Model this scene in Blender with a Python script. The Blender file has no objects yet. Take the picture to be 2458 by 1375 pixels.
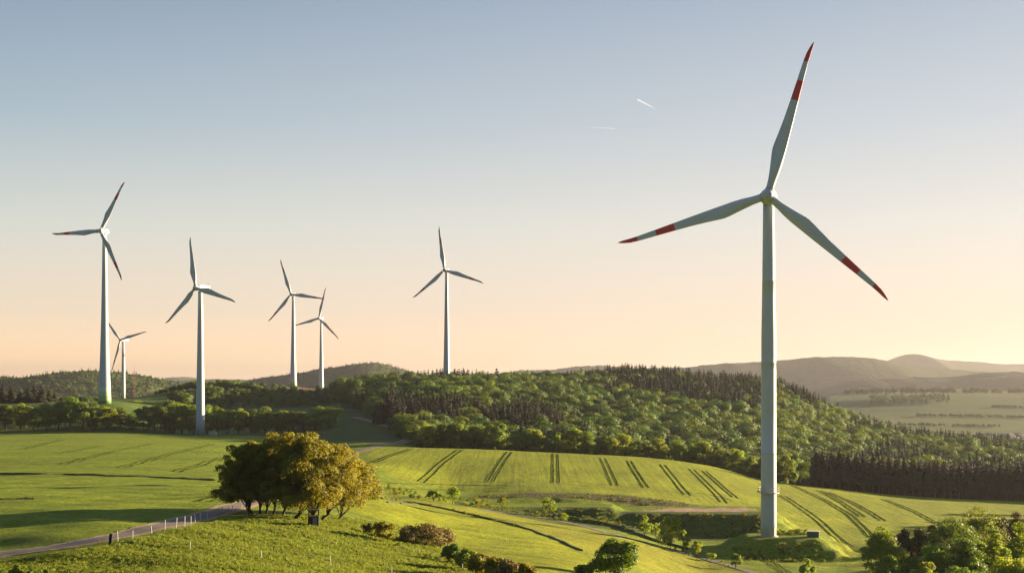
import bpy, math, random
import numpy as np
from mathutils import Vector
sc = bpy.context.scene
PI = math.pi
R = math.radians

# ------------------------------------------------------------------ camera, sky, sun, exposure
F = 3414.0      # focal length in photo pixels (photo 2458 wide, horizon row 910)
HOR = 910.0
cam_d = bpy.data.cameras.new('camera'); cam = bpy.data.objects.new('camera', cam_d)
sc.collection.objects.link(cam); sc.camera = cam
cam.location = (0, 0, 0); cam.rotation_euler = (R(90), 0, 0)
cam_d.sensor_width = 36; cam_d.lens = 50; cam_d.shift_y = (HOR - 687.5) / 2458
cam_d.clip_start = 0.5; cam_d.clip_end = 150000
sc.render.resolution_x = 1024; sc.render.resolution_y = 572

SUN_AZ, SUN_EL = 64.0, 7.3          # clockwise from +Y (view direction)
w = bpy.data.worlds.new('World'); sc.world = w; w.use_nodes = True
nt = w.node_tree; nt.nodes.clear()
sky = nt.nodes.new('ShaderNodeTexSky'); sky.sky_type = 'NISHITA'; sky.sun_disc = False
sky.sun_elevation = R(SUN_EL); sky.sun_rotation = R(SUN_AZ)
sky.altitude = 400; sky.air_density = 1.0; sky.dust_density = 2.0; sky.ozone_density = 1.6
EXPO, BG = 2.45, 0.055
hsv = nt.nodes.new('ShaderNodeHueSaturation'); hsv.inputs['Saturation'].default_value = 0.8
# clear evening sky: measured colour by height above the horizon, warmer and brighter towards the sun, mixed over the sky texture
tcw = nt.nodes.new('ShaderNodeTexCoord'); sxw = nt.nodes.new('ShaderNodeSeparateXYZ'); nt.links.new(tcw.outputs['Generated'], sxw.inputs[0])
def ramp(stops):
    r_ = nt.nodes.new('ShaderNodeValToRGB'); e = r_.color_ramp.elements; nt.links.new(sxw.outputs['Z'], r_.inputs[0])
    while len(e) < len(stops): e.new(0.5)
    for i, (p_, c_) in enumerate(stops): e[i].position = p_; e[i].color = (*c_, 1)
    return r_.outputs[0]
far_side = ramp([(0.0, (1.5, .98, .52)), (.012, (1.32, .90, .52)), (.047, (.95, .78, .59)), (.105, (.71, .72, .66)), (.176, (.42, .52, .59)), (.257, (.26, .35, .47)), (.42, (.23, .31, .43)), (1.0, (.24, .34, .48))])
sun_side = ramp([(0.0, (1.35, .90, .60)), (.012, (1.22, .85, .60)), (.047, (1.0, .80, .64)), (.105, (.84, .79, .72)), (.176, (.62, .65, .69)), (.257, (.43, .50, .60)), (.42, (.24, .32, .43)), (1.0, (.24, .34, .48))])
dt = nt.nodes.new('ShaderNodeVectorMath'); dt.operation = 'DOT_PRODUCT'; nt.links.new(tcw.outputs['Generated'], dt.inputs[0]); dt.inputs[1].default_value = (math.sin(R(SUN_AZ)), math.cos(R(SUN_AZ)), 0)
fz = nt.nodes.new('ShaderNodeMapRange'); nt.links.new(dt.outputs['Value'], fz.inputs[0]); fz.inputs[1].default_value = 0.1; fz.inputs[2].default_value = 0.72
mxs = nt.nodes.new('ShaderNodeMix'); mxs.data_type = 'RGBA'; nt.links.new(fz.outputs[0], mxs.inputs[0]); nt.links.new(far_side, mxs.inputs[6]); nt.links.new(sun_side, mxs.inputs[7])
dt2 = nt.nodes.new('ShaderNodeVectorMath'); dt2.operation = 'DOT_PRODUCT'; nt.links.new(tcw.outputs['Generated'], dt2.inputs[0]); dt2.inputs[1].default_value = (math.sin(R(15)), math.cos(R(15)), 0)
dim = nt.nodes.new('ShaderNodeMapRange'); nt.links.new(dt2.outputs['Value'], dim.inputs[0]); dim.inputs[1].default_value = 0.1; dim.inputs[2].default_value = 0.72; dim.inputs[3].default_value = 0.0; dim.inputs[4].default_value = 1.0
scl = nt.nodes.new('ShaderNodeVectorMath'); scl.operation = 'SCALE'; 
behind = ramp([(0.0, (.08, .13, .21)), (.08, (.08, .15, .25)), (.3, (.09, .16, .27)), (1.0, (.24, .34, .48))])
mxb = nt.nodes.new('ShaderNodeMix'); mxb.data_type = 'RGBA'; nt.links.new(dim.outputs[0], mxb.inputs[0]); nt.links.new(behind, mxb.inputs[6]); nt.links.new(mxs.outputs[2], mxb.inputs[7]); nt.links.new(mxb.outputs[2], scl.inputs[0])
scl.inputs['Scale'].default_value = 1 / (BG * 2 ** EXPO)
mix0 = nt.nodes.new('ShaderNodeMix'); mix0.data_type = 'RGBA'; mix0.inputs[0].default_value = 0.92
bg = nt.nodes.new('ShaderNodeBackground'); bg.inputs[1].default_value = BG
wo = nt.nodes.new('ShaderNodeOutputWorld')
nt.links.new(sky.outputs[0], hsv.inputs['Color']); nt.links.new(hsv.outputs[0], mix0.inputs[6]); nt.links.new(scl.outputs[0], mix0.inputs[7]); nt.links.new(mix0.outputs[2], bg.inputs[0])
nt.links.new(bg.outputs[0], wo.inputs[0])
sl = bpy.data.lights.new('sun', 'SUN'); sl.energy = 5.0; sl.angle = R(0.5); sl.color = (1.0, 0.76, 0.46)
so = bpy.data.objects.new('sun', sl); sc.collection.objects.link(so)
sd = Vector((math.sin(R(SUN_AZ)) * math.cos(R(SUN_EL)), math.cos(R(SUN_AZ)) * math.cos(R(SUN_EL)), math.sin(R(SUN_EL))))
so.rotation_euler = sd.to_track_quat('Z', 'Y').to_euler()
sc.view_settings.view_transform = 'Standard'; sc.view_settings.look = 'None'
sc.view_settings.exposure = EXPO; sc.view_settings.gamma = 1
sc.cycles.volume_step_rate = 4; sc.cycles.volume_bounces = 0

# ------------------------------------------------------------------ materials
def mat(name, col, rough=0.8, trans=0.0, tcol=None, bump=0.0, bscale=5.0, var=0.0, vscale=1.0, rnd=0.0, spec=0.3, attr=None, metal=0.0):
    """procedural material: noise variation, per-object random, optional translucency, optional colour attribute"""
    m = bpy.data.materials.new(name); m.use_nodes = True; t = m.node_tree; N = t.nodes; L = t.links; N.clear()
    out = N.new('ShaderNodeOutputMaterial'); p = N.new('ShaderNodeBsdfPrincipled')
    p.inputs['Roughness'].default_value = rough; p.inputs['Specular IOR Level'].default_value = spec
    p.inputs['Metallic'].default_value = metal
    cur = N.new('ShaderNodeRGB'); cur.outputs[0].default_value = (*col, 1); cur = cur.outputs[0]
    if attr:
        a = N.new('ShaderNodeAttribute'); a.attribute_name = attr; cur = a.outputs['Color']
    tc = N.new('ShaderNodeTexCoord')
    def mul(c, fac_socket, lo, hi):
        r = N.new('ShaderNodeMapRange'); L.new(fac_socket, r.inputs[0]); r.inputs[3].default_value = lo; r.inputs[4].default_value = hi
        v = N.new('ShaderNodeVectorMath'); v.operation = 'SCALE'; L.new(c, v.inputs[0]); L.new(r.outputs[0], v.inputs['Scale'])
        return v.outputs[0]
    if var:
        n = N.new('ShaderNodeTexNoise'); n.inputs['Scale'].default_value = vscale; n.inputs['Detail'].default_value = 4
        L.new(tc.outputs['Object'], n.inputs['Vector']); cur = mul(cur, n.outputs[0], 1 - 2 * var, 1 + 2 * var)
    if rnd:
        oi = N.new('ShaderNodeObjectInfo')
        h = N.new('ShaderNodeHueSaturation'); L.new(cur, h.inputs['Color'])
        r = N.new('ShaderNodeMapRange'); L.new(oi.outputs['Random'], r.inputs[0]); r.inputs[3].default_value = 0.5 - 0.03 * rnd; r.inputs[4].default_value = 0.5 + 0.04 * rnd
        L.new(r.outputs[0], h.inputs['Hue'])
        mu = N.new('ShaderNodeMath'); mu.operation = 'MULTIPLY'; mu.inputs[1].default_value = 7.31; L.new(oi.outputs['Random'], mu.inputs[0])
        fr = N.new('ShaderNodeMath'); fr.operation = 'FRACT'; L.new(mu.outputs[0], fr.inputs[0])
        r2 = N.new('ShaderNodeMapRange'); L.new(fr.outputs[0], r2.inputs[0]); r2.inputs[3].default_value = 1 - 0.45 * rnd; r2.inputs[4].default_value = 1 + 0.45 * rnd
        L.new(r2.outputs[0], h.inputs['Value']); cur = h.outputs[0]
    L.new(cur, p.inputs['Base Color'])
    if bump:
        n = N.new('ShaderNodeTexNoise'); n.inputs['Scale'].default_value = bscale; n.inputs['Detail'].default_value = 6
        L.new(tc.outputs['Object'], n.inputs['Vector'])
        b = N.new('ShaderNodeBump'); b.inputs['Strength'].default_value = 1; b.inputs['Distance'].default_value = bump
        L.new(n.outputs[0], b.inputs['Height']); L.new(b.outputs[0], p.inputs['Normal'])
    sh = p.outputs[0]
    if trans:
        tr = N.new('ShaderNodeBsdfTranslucent'); v = N.new('ShaderNodeVectorMath'); v.operation = 'MULTIPLY'
        v.inputs[1].default_value = tcol or (1.6, 1.5, 0.6); L.new(cur, v.inputs[0]); L.new(v.outputs[0], tr.inputs[0])
        mx = N.new('ShaderNodeMixShader'); mx.inputs[0].default_value = trans; L.new(sh, mx.inputs[1]); L.new(tr.outputs[0], mx.inputs[2]); sh = mx.outputs[0]
    L.new(sh, out.inputs[0]); return m

def ground_mat(name, rowscale=None, rot=0.0, tuft=1.0):
    """grass / crop: colour from the region attribute, broken up at several sizes, optional drill rows"""
    m = bpy.data.materials.new(name); m.use_nodes = True; t = m.node_tree; N = t.nodes; L = t.links; N.clear()
    out = N.new('ShaderNodeOutputMaterial'); p = N.new('ShaderNodeBsdfPrincipled'); p.inputs['Roughness'].default_value = 0.9
    p.inputs['Specular IOR Level'].default_value = 0.1
    a = N.new('ShaderNodeAttribute'); a.attribute_name = 'region'; cur = a.outputs['Color']
    geo = N.new('ShaderNodeNewGeometry')
    def noise(sx, sy, detail, lo, hi, c, rough=0.55, dist=0.0, r=0.0):
        mp = N.new('ShaderNodeMapping'); L.new(geo.outputs['Position'], mp.inputs[0]); mp.inputs['Scale'].default_value = (sx, sy, sy); mp.inputs['Rotation'].default_value = (0, 0, r)
        n = N.new('ShaderNodeTexNoise'); n.inputs['Scale'].default_value = 1; n.inputs['Detail'].default_value = detail; n.inputs['Roughness'].default_value = rough
        n.inputs['Distortion'].default_value = dist
        L.new(mp.outputs[0], n.inputs['Vector'])
        if c is None: return n.outputs[0]
        rr = N.new('ShaderNodeMapRange'); L.new(n.outputs[0], rr.inputs[0]); rr.inputs[1].default_value = 0.3; rr.inputs[2].default_value = 0.7
        rr.inputs[3].default_value = lo; rr.inputs[4].default_value = hi
        v = N.new('ShaderNodeVectorMath'); v.operation = 'SCALE'; L.new(c, v.inputs[0]); L.new(rr.outputs[0], v.inputs['Scale']); return v.outputs[0]
    cur = noise(0.02, 0.03, 4, 0.82, 1.18, cur)
    cur = noise(0.35 * tuft, 0.35 * tuft, 5, 0.74, 1.26, cur, 0.7)
    cur = noise(1.6 * tuft, 1.1 * tuft, 3, 0.74, 1.26, cur, 0.7)
    if not rowscale and tuft > .5:
        cur = noise(0.02, 0.9, 4, 0.84, 1.14, cur, 0.6, 0, R(4))
    if rowscale:
        cur = noise(rowscale, 0.012, 3, 0.78, 1.2, cur, 0.6, 0, rot)
    # hue drift to straw
    nn = noise(0.09, 0.12, 5, 0, 1, None, 0.6)
    mr = N.new('ShaderNodeMapRange'); L.new(nn, mr.inputs[0]); mr.inputs[1].default_value = 0.5; mr.inputs[2].default_value = 0.75; mr.inputs[4].default_value = 0.35
    vm = N.new('ShaderNodeVectorMath'); vm.operation = 'MULTIPLY'; L.new(cur, vm.inputs[0]); vm.inputs[1].default_value = (1.35, 1.02, 1.1)
    mix = N.new('ShaderNodeMix'); mix.data_type = 'RGBA'; L.new(mr.outputs[0], mix.inputs[0]); L.new(cur, mix.inputs[6]); L.new(vm.outputs[0], mix.inputs[7])
    cur = mix.outputs[2]
    L.new(cur, p.inputs['Base Color'])
    h1 = noise(1.6 * tuft, 1.6 * tuft, 8, 0, 1, None, 0.75)
    h2 = noise(0.25 * tuft, 0.3 * tuft, 4, 0, 1, None, 0.6)
    add = N.new('ShaderNodeMath'); add.operation = 'MULTIPLY_ADD'; L.new(h2, add.inputs[0]); add.inputs[1].default_value = 1.6; L.new(h1, add.inputs[2])
    hh = add.outputs[0]
    if rowscale:
        h3 = noise(rowscale, 0.03, 4, 0, 1, None, 0.7, 0, rot)
        a2 = N.new('ShaderNodeMath'); a2.operation = 'MULTIPLY_ADD'; L.new(h3, a2.inputs[0]); a2.inputs[1].default_value = 0.6; L.new(hh, a2.inputs[2]); hh = a2.outputs[0]
    b = N.new('ShaderNodeBump'); b.inputs['Distance'].default_value = 0.42 / tuft; L.new(hh, b.inputs['Height']); L.new(b.outputs[0], p.inputs['Normal'])
    tr = N.new('ShaderNodeBsdfTranslucent'); L.new(cur, tr.inputs[0])
    L.new(p.outputs[0], out.inputs[0]); N.remove(tr)
    return m

M = {}
M['ground'] = ground_mat('grass_ground', None, 0, 1.0)
M['crop'] = ground_mat('crop_ground', 0.9, R(2.2), 1.3)
M['far'] = ground_mat('far_hills', None, 0, 0.13)
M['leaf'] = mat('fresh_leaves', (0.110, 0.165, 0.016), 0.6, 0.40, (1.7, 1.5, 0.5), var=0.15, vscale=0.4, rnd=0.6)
M['leafhero'] = mat('bronze_green_leaves', (0.140, 0.150, 0.015), 0.6, 0.45, (2.0, 1.55, 0.45), var=0.3, vscale=0.5, rnd=0.12)
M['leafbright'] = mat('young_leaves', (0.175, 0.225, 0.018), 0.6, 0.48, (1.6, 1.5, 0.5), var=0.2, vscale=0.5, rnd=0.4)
M['leafforest'] = mat('wood_leaves', (0.060, 0.110, 0.014), 0.65, 0.26, (1.7, 1.5, 0.5), var=0.1, vscale=0.15, rnd=0.6)
M['leafsun'] = mat('sunlit_wood_leaves', (0.100, 0.150, 0.016), 0.65, 0.34, (1.7, 1.5, 0.5), var=0.1, vscale=0.15, rnd=0.5)  # paler copy of the wood leaves, sunlight put into the colour
M['larch'] = mat('dark_brown_foliage', (0.055, 0.050, 0.020), 0.7, 0.25, (1.6, 1.2, 0.5), var=0.2, vscale=0.5, rnd=0.3)
M['needle'] = mat('spruce_needles', (0.018, 0.033, 0.012), 0.7, 0.12, (1.6, 1.1, 0.5), var=0.25, vscale=0.6, rnd=0.3)
M['needlebrown'] = mat('brown_spruce_needles', (0.031, 0.034, 0.014), 0.7, 0.12, (1.5, 1.0, 0.5), var=0.25, vscale=0.6, rnd=0.3)
M['brownbush'] = mat('brown_twigs', (0.17, 0.145, 0.045), 0.8, 0.25, (1.4, 1.1, 0.7), var=0.3, vscale=1.0)
M['bark'] = mat('bark', (0.05, 0.038, 0.028), 0.9, bump=0.03, bscale=8, var=0.25, vscale=3)
M['palebark'] = mat('pale_spruce_bark', (0.16, 0.12, 0.085), 0.9, var=0.25, vscale=3)
M['white'] = mat('turbine_white', (0.41, 0.465, 0.505), 0.45, var=0.05, vscale=0.35, spec=0.4)
M['seam'] = mat('tower_seam', (0.40, 0.42, 0.42), 0.6)
M['red'] = mat('warning_red', (0.50, 0.035, 0.03), 0.5)
M['g1'] = mat('tower_green_pale', (0.50, 0.56, 0.42), 0.5)
M['g2'] = mat('tower_green_light', (0.36, 0.46, 0.26), 0.5)
M['g3'] = mat('tower_green_mid', (0.24, 0.36, 0.15), 0.5)
M['g4'] = mat('tower_green_deep', (0.13, 0.24, 0.08), 0.5)
M['grey'] = mat('dark_grey_metal', (0.12, 0.13, 0.13), 0.6)
M['steel'] = mat('galvanised_steel', (0.35, 0.35, 0.34), 0.5, metal=0.3)
M['rust'] = mat('rusty_steel', (0.22, 0.10, 0.06), 0.8, var=0.2, vscale=2)
M['asphalt'] = mat('worn_asphalt', (0.125, 0.105, 0.095), 0.9, bump=0.03, bscale=3, var=0.22, vscale=0.6)
M['dirt'] = mat('dirt_edge', (0.26, 0.19, 0.10), 0.95, bump=0.08, bscale=3, var=0.25, vscale=0.8)
M['rut'] = mat('shaded_tramline_soil', (0.026, 0.042, 0.009), 0.95, bump=0.1, bscale=2, var=0.3, vscale=0.7, spec=0.0)  # wheel-track soil, made darker for the shade of the crop beside it
M['bank'] = mat('rough_bank_grass', (0.045, 0.060, 0.012), 0.95, bump=0.2, bscale=1.5, var=0.3, vscale=0.5)
M['kioskgreen'] = mat('kiosk_green', (0.045, 0.11, 0.075), 0.6, var=0.1, vscale=2)
M['concrete'] = mat('pale_concrete', (0.42, 0.40, 0.37), 0.85, var=0.1, vscale=2)
M['beige'] = mat('kiosk_beige', (0.46, 0.40, 0.33), 0.8, var=0.08, vscale=1)
M['darkwood'] = mat('tarred_wood', (0.02, 0.018, 0.015), 0.85, bump=0.02, bscale=6, var=0.2, vscale=4)
M['postwhite'] = mat('white_post', (0.48, 0.46, 0.43), 0.7, var=0.15, vscale=6)
M['rooftile'] = mat('grey_roof_tiles', (0.13, 0.12, 0.12), 0.8, var=0.1, vscale=1)
M['roofred'] = mat('red_roof_tiles', (0.25, 0.12, 0.08), 0.8, var=0.1, vscale=1)
M['render'] = mat('white_render', (0.7, 0.68, 0.64), 0.8, var=0.05, vscale=0.5)
M['glass'] = mat('window_glass', (0.05, 0.06, 0.07), 0.15, spec=0.6)
M['grassblade'] = mat('grass_blades', (0.165, 0.205, 0.020), 0.7, 0.35, (1.3, 1.2, 0.6), var=0.25, vscale=0.2, rnd=0.6)

# ------------------------------------------------------------------ mesh helpers
def link(o, parent=None):
    sc.collection.objects.link(o)
    if parent is not None: o.parent = parent
    return o
def mesh_np(name, V, Fq, mats, midx=None, smooth=False):
    me = bpy.data.meshes.new(name)
    V = np.asarray(V, dtype=np.float32); 
    if isinstance(Fq, np.ndarray):
        k = Fq.shape[1]; n = len(Fq)
        me.vertices.add(len(V)); me.vertices.foreach_set('co', V.ravel())
        me.loops.add(n * k); me.loops.foreach_set('vertex_index', Fq.astype(np.int32).ravel())
        me.polygons.add(n); me.polygons.foreach_set('loop_start', (np.arange(n) * k).astype(np.int32))
        me.polygons.foreach_set('loop_total', np.full(n, k, dtype=np.int32))
    else:
        me.from_pydata([tuple(map(float, v)) for v in V], [], Fq)
    for m in mats: me.materials.append(m)
    if midx is not None: me.polygons.foreach_set('material_index', np.asarray(midx, dtype=np.int32))
    me.polygons.foreach_set('use_smooth', np.full(len(me.polygons), smooth, dtype=bool))
    me.update(calc_edges=True); me.validate()
    return me
class MB:
    def __init__(s): s.v = []; s.f = []; s.m = []
    def add(s, v, f, m=0):
        o = len(s.v); s.v += [tuple(p) for p in v]; s.f += [tuple(i + o for i in q) for q in f]; s.m += [m] * len(f)
    def box(s, c, d, m=0, rot=0.0, taper=1.0):
        x, y, z = (q / 2 for q in d); ca, sa = math.cos(rot), math.sin(rot); vs = []
        for zz, k in ((-z, 1), (z, taper)):
            for xx, yy in ((-x, -y), (x, -y), (x, y), (-x, y)):
                vs.append((c[0] + (xx * ca - yy * sa) * k, c[1] + (xx * sa + yy * ca) * k, c[2] + zz))
        s.add(vs, [(3, 2, 1, 0), (4, 5, 6, 7), (0, 1, 5, 4), (1, 2, 6, 5), (2, 3, 7, 6), (3, 0, 4, 7)], m)
    def tube(s, pts, rad, n=8, m=0, cap=True):
        rings = []
        for i, p in enumerate(pts):
            p = Vector(p); a = Vector(pts[max(i - 1, 0)]); b = Vector(pts[min(i + 1, len(pts) - 1)]); d = (b - a).normalized()
            u = d.cross(Vector((0, 1, 0)) if abs(d.y) < 0.9 else Vector((1, 0, 0))).normalized(); v = d.cross(u)
            rings.append([p + (u * math.cos(2 * PI * k / n) + v * math.sin(2 * PI * k / n)) * rad[i] for k in range(n)])
        vs = [q for r_ in rings for q in r_]; fs = []
        for i in range(len(pts) - 1):
            for k in range(n):
                fs.append((i * n + k, i * n + (k + 1) % n, (i + 1) * n + (k + 1) % n, (i + 1) * n + k))
        if cap: fs.append(tuple(range(n))[::-1]); fs.append(tuple((len(pts) - 1) * n + k for k in range(n)))
        s.add(vs, fs, m)
    def lathe(s, prof, n=32, mfun=None, axis='z', off=(0, 0, 0)):
        vs = []; fs = []; ms = []
        for h, r_ in prof:
            for k in range(n):
                c, q = math.cos(2 * PI * k / n) * r_, math.sin(2 * PI * k / n) * r_
                vs.append((off[0] + c, off[1] + q, off[2] + h) if axis == 'z' else (off[0] + c, off[1] + h, off[2] + q))
        o = len(s.v); s.v += vs
        for i in range(len(prof) - 1):
            for k in range(n):
                s.f.append((o + i * n + k, o + i * n + (k + 1) % n, o + (i + 1) * n + (k + 1) % n, o + (i + 1) * n + k))
                s.m.append(mfun(i) if mfun else 0)
        s.f.append(tuple(o + k for k in range(n))[::-1]); s.m.append(mfun(0) if mfun else 0)
        s.f.append(tuple(o + (len(prof) - 1) * n + k for k in range(n))); s.m.append(mfun(len(prof) - 2) if mfun else 0)
    def build(s, name, mats, parent=None, smooth=False):
        me = mesh_np(name, s.v, s.f, mats, s.m, smooth)
        return link(bpy.data.objects.new(name, me), parent)
def tag(o, label=None, cat=None, group=None, kind=None):
    if label: o['label'] = label
    if cat: o['category'] = cat
    if group: o['group'] = group
    if kind: o['kind'] = kind
    return o
def empty(name, loc, rz=0.0):
    o = bpy.data.objects.new(name, None); sc.collection.objects.link(o); o.location = loc; o.rotation_euler = (0, 0, rz); o.empty_display_size = 1
    return o

# ------------------------------------------------------------------ terrain: stations across the view, (distance, photo row) down each
def Z(Y, py): return -(py - HOR) * Y / F
TAIL_MID = {1900: -45, 2600: -60, 4000: -75, 15000: -90}
ST = {
 0:   [(60,1540),(100,1455),(133,1375),(150,1326),(173,1250),(200,1206),(285,1152),(430,1102),(600,1064),(740,1044),(800,1038),(885,975),(950,962),(1200,962),(1490,960)],
 250: [(60,1540),(100,1455),(130,1375),(150,1310),(160,1282),(173,1246),(200,1207),(285,1152),(430,1102),(600,1064),(740,1041),(800,1036),(885,968),(950,962),(1200,960),(1490,957)],
 480: [(60,1540),(100,1455),(128,1375),(150,1306),(178,1247),(205,1206),(285,1156),(430,1107),(600,1068),(794,1043),(830,1042),(900,1015),(1000,972),(1150,936),(1300,938),(1490,960)],
 700: [(60,1540),(100,1460),(134,1375),(160,1300),(185,1247),(230,1200),(300,1165),(430,1118),(600,1078),(700,1056),(790,1044),(900,1002),(1000,975),(1200,945),(1250,931),(1650,928)],
 900: [(60,1540),(100,1470),(145,1375),(180,1295),(215,1241),(260,1203),(360,1172),(430,1130),(520,1090),(600,1066),(660,1058),(750,1030),(850,1000),(950,972),(1100,940),(1400,950)],
 1100:[(60,1550),(100,1490),(155,1375),(200,1308),(250,1260),(300,1226),(360,1202),(400,1184),(440,1155),(560,1077),(600,1085),(640,1090),(700,1065),(800,1012),(950,958),(1100,934),(1200,934),(1500,955)],
 1300:[(60,1560),(100,1490),(158,1375),(215,1310),(285,1263),(343,1243),(386,1182),(430,1158),(560,1086),(600,1095),(660,1090),(800,1030),(950,968),(1050,942),(1150,934),(1500,955)],
 1500:[(60,1600),(100,1520),(160,1410),(200,1365),(250,1325),(295,1292),(340,1268),(386,1192),(430,1165),(560,1095),(600,1105),(680,1110),(800,1060),(950,990),(1050,956),(1200,917),(1500,950)],
 1700:[(60,1650),(100,1600),(200,1450),(250,1393),(278,1368),(300,1340),(340,1292),(386,1215),(430,1186),(555,1118),(600,1130),(700,1135),(850,1060),(1000,980),(1150,940),(1250,929),(1500,950)],
 1850:[(60,1700),(100,1640),(200,1490),(270,1392),(300,1345),(340,1287),(386,1238),(430,1210),(540,1156),(600,1166),(720,1150),(900,1068),(1050,995),(1200,944),(1300,944),(1500,965)],
 2000:[(60,1700),(100,1640),(200,1490),(265,1405),(300,1350),(340,1303),(386,1258),(430,1227),(540,1174),(600,1177),(720,1160),(900,1096),(1050,1045),(1150,1010),(1300,1015),(1500,1020)],
 2200:[(60,1700),(100,1640),(200,1500),(265,1385),(340,1308),(430,1239),(545,1193),(600,1191),(720,1175),(900,1120),(1050,1078),(1300,1075),(1500,1070)],
 2458:[(60,1700),(100,1640),(200,1500),(265,1410),(340,1325),(430,1252),(545,1205),(600,1203),(720,1185),(900,1130),(1050,1100),(1300,1090),(1500,1075)],
}
TAILS = {2000: {1800: -66, 2400: -66, 3200: -36, 3500: -45, 4500: -90, 15000: -110},
         2200: {1950: -80, 2300: -72, 3200: -32, 3500: -40, 4500: -90, 15000: -110},
         2458: {1950: -82, 2300: -75, 3200: -33, 3500: -42, 4500: -90, 15000: -110}}
def pchip(x, y, xi):
    x = np.asarray(x, float); y = np.asarray(y, float); h = np.diff(x); d = np.diff(y, axis=0) / (h if y.ndim == 1 else h[:, None])
    m = np.zeros_like(y); m[0] = d[0]; m[-1] = d[-1]
    hh = h if y.ndim == 1 else h[:, None]
    w1 = 2 * hh[1:] + hh[:-1]; w2 = hh[1:] + 2 * hh[:-1]
    with np.errstate(divide='ignore', invalid='ignore'):
        mm = (w1 + w2) / (w1 / d[:-1] + w2 / d[1:])
    m[1:-1] = np.where(d[:-1] * d[1:] > 0, mm, 0)
    i = np.clip(np.searchsorted(x, xi) - 1, 0, len(x) - 2); t = (np.clip(xi, x[0], x[-1]) - x[i]) / h[i]
    if y.ndim > 1: t = t[:, None]; hi = h[i][:, None]
    else: hi = h[i]
    return ((2*t**3 - 3*t**2 + 1) * y[i] + (t**3 - 2*t**2 + t) * hi * m[i] + (-2*t**3 + 3*t**2) * y[i+1] + (t**3 - t**2) * hi * m[i+1])
rows = np.concatenate([[-400, -200, -80, -20, 0], np.arange(10, 100, 10), np.arange(100, 240, 1.0), np.arange(240, 450, 1.25), np.arange(450, 620, 2.5),
                       np.arange(620, 1300, 6), np.arange(1300, 2000, 25), np.arange(2000, 3600, 40), np.array([3600, 3800, 4200, 5000, 6500, 9000, 13000, 20000])])
cols = np.concatenate([[-9000, -5000, -2500, -1400, -900, -600, -400, -250, -160, -100, -60, -30], np.arange(-12, 2475, 4.0), [2490, 2520, 2560, 2620, 2700, 2850, 3100, 3400, 4000, 5200, 8000, 11500]])
keys = sorted(ST); prof = []
for k in keys:
    tail = TAILS.get(k, TAIL_MID)
    ys = [-400, 0, 25] + [a for a, b in ST[k]] + list(tail); zs = [-6, -1.9, -4.6] + [Z(a, b) for a, b in ST[k]] + list(tail.values())
    prof.append(pchip(ys, zs, rows))
prof = np.array(prof)                      # stations x rows
ZT = pchip(np.array(keys, float), prof, np.clip(cols, keys[0], keys[-1])).T   # rows x cols
GY = np.where(rows > 60, rows, 60.0)       # sideways spread of each row
XX = (cols[None, :] - 1229) / F * GY[:, None]; YY = np.repeat(rows[:, None], len(cols), 1); PX = np.repeat(cols[None, :], len(rows), 0)
def sstep(a, b, x): t = np.clip((x - a) / (b - a), 0, 1); return t * t * (3 - 2 * t)
def seg_dist(X, Y, poly, closed=True):
    d = np.full(X.shape, 1e9); n = len(poly)
    for i in range(n if closed else n - 1):
        ax, ay = poly[i]; bx, by = poly[(i + 1) % n]; dx, dy = bx - ax, by - ay
        t = np.clip(((X - ax) * dx + (Y - ay) * dy) / (dx * dx + dy * dy + 1e-9), 0, 1)
        d = np.minimum(d, np.hypot(X - ax - t * dx, Y - ay - t * dy))
    return d
def inside(X, Y, poly):
    c = np.zeros(X.shape, bool); n = len(poly)
    for i in range(n):
        ax, ay = poly[i]; bx, by = poly[(i + 1) % n]
        if ay == by: continue
        c ^= ((ay > Y) != (by > Y)) & (X < (bx - ax) * (Y - ay) / (by - ay) + ax)
    return c
def W(px, Y): return ((px - 1229) / F * Y, Y)
def plateau(poly, z, slope):
    global ZT
    P = [W(*p) for p in poly]; d = seg_dist(XX, YY, P); ins = inside(XX, YY, P)
    d = np.where(ins, 0, d); lim = np.maximum(0, d + (0.8 * np.sin(XX * .55 + YY * .3) + .6 * np.sin(XX * 1.3 - YY * .9)) * np.clip(d / 2, 0, 1)) * slope
    ZT = np.where(d < 60, np.clip(ZT, z - lim, z + lim), ZT)
# gentle undulation
und = 0.18 * np.sin(XX * 0.13 + 1.3 * np.sin(YY * 0.05)) * np.sin(YY * 0.09 + 0.8) + 0.12 * np.sin(XX * 0.37 + YY * 0.21) * np.sin(YY * 0.33 - XX * 0.11)
ZT = ZT + und * sstep(90, 130, YY) * (1 - 0.6 * sstep(400, 500, YY))
TX, TY = 1845, 315.0
plateau([(1470, 356), (1838, 350), (1838, 376), (1640, 380), (1470, 374)], -33.4, 0.62)          # crane pad
plateau([(1080, 350), (1300, 356), (1470, 356), (1470, 371), (1300, 372), (1180, 366)], -32.2, 0.62)  # terrace
plateau([(1790, 310), (1960, 309), (1975, 320), (1960, 326), (1790, 323)], Z(315, 1286.5), 0.55)    # turbine mound
for _ in range(3):                         # weathered edges on the earthworks
    Bz = ZT.copy(); Bz[1:-1, 1:-1] = (ZT[1:-1, 1:-1] * 2 + ZT[2:, 1:-1] + ZT[:-2, 1:-1] + ZT[1:-1, 2:] + ZT[1:-1, :-2]) / 6
    msk_ = (YY > 295) & (YY < 420) & (PX > 1000) & (PX < 2200); ZT = np.where(msk_, Bz, ZT)
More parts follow.
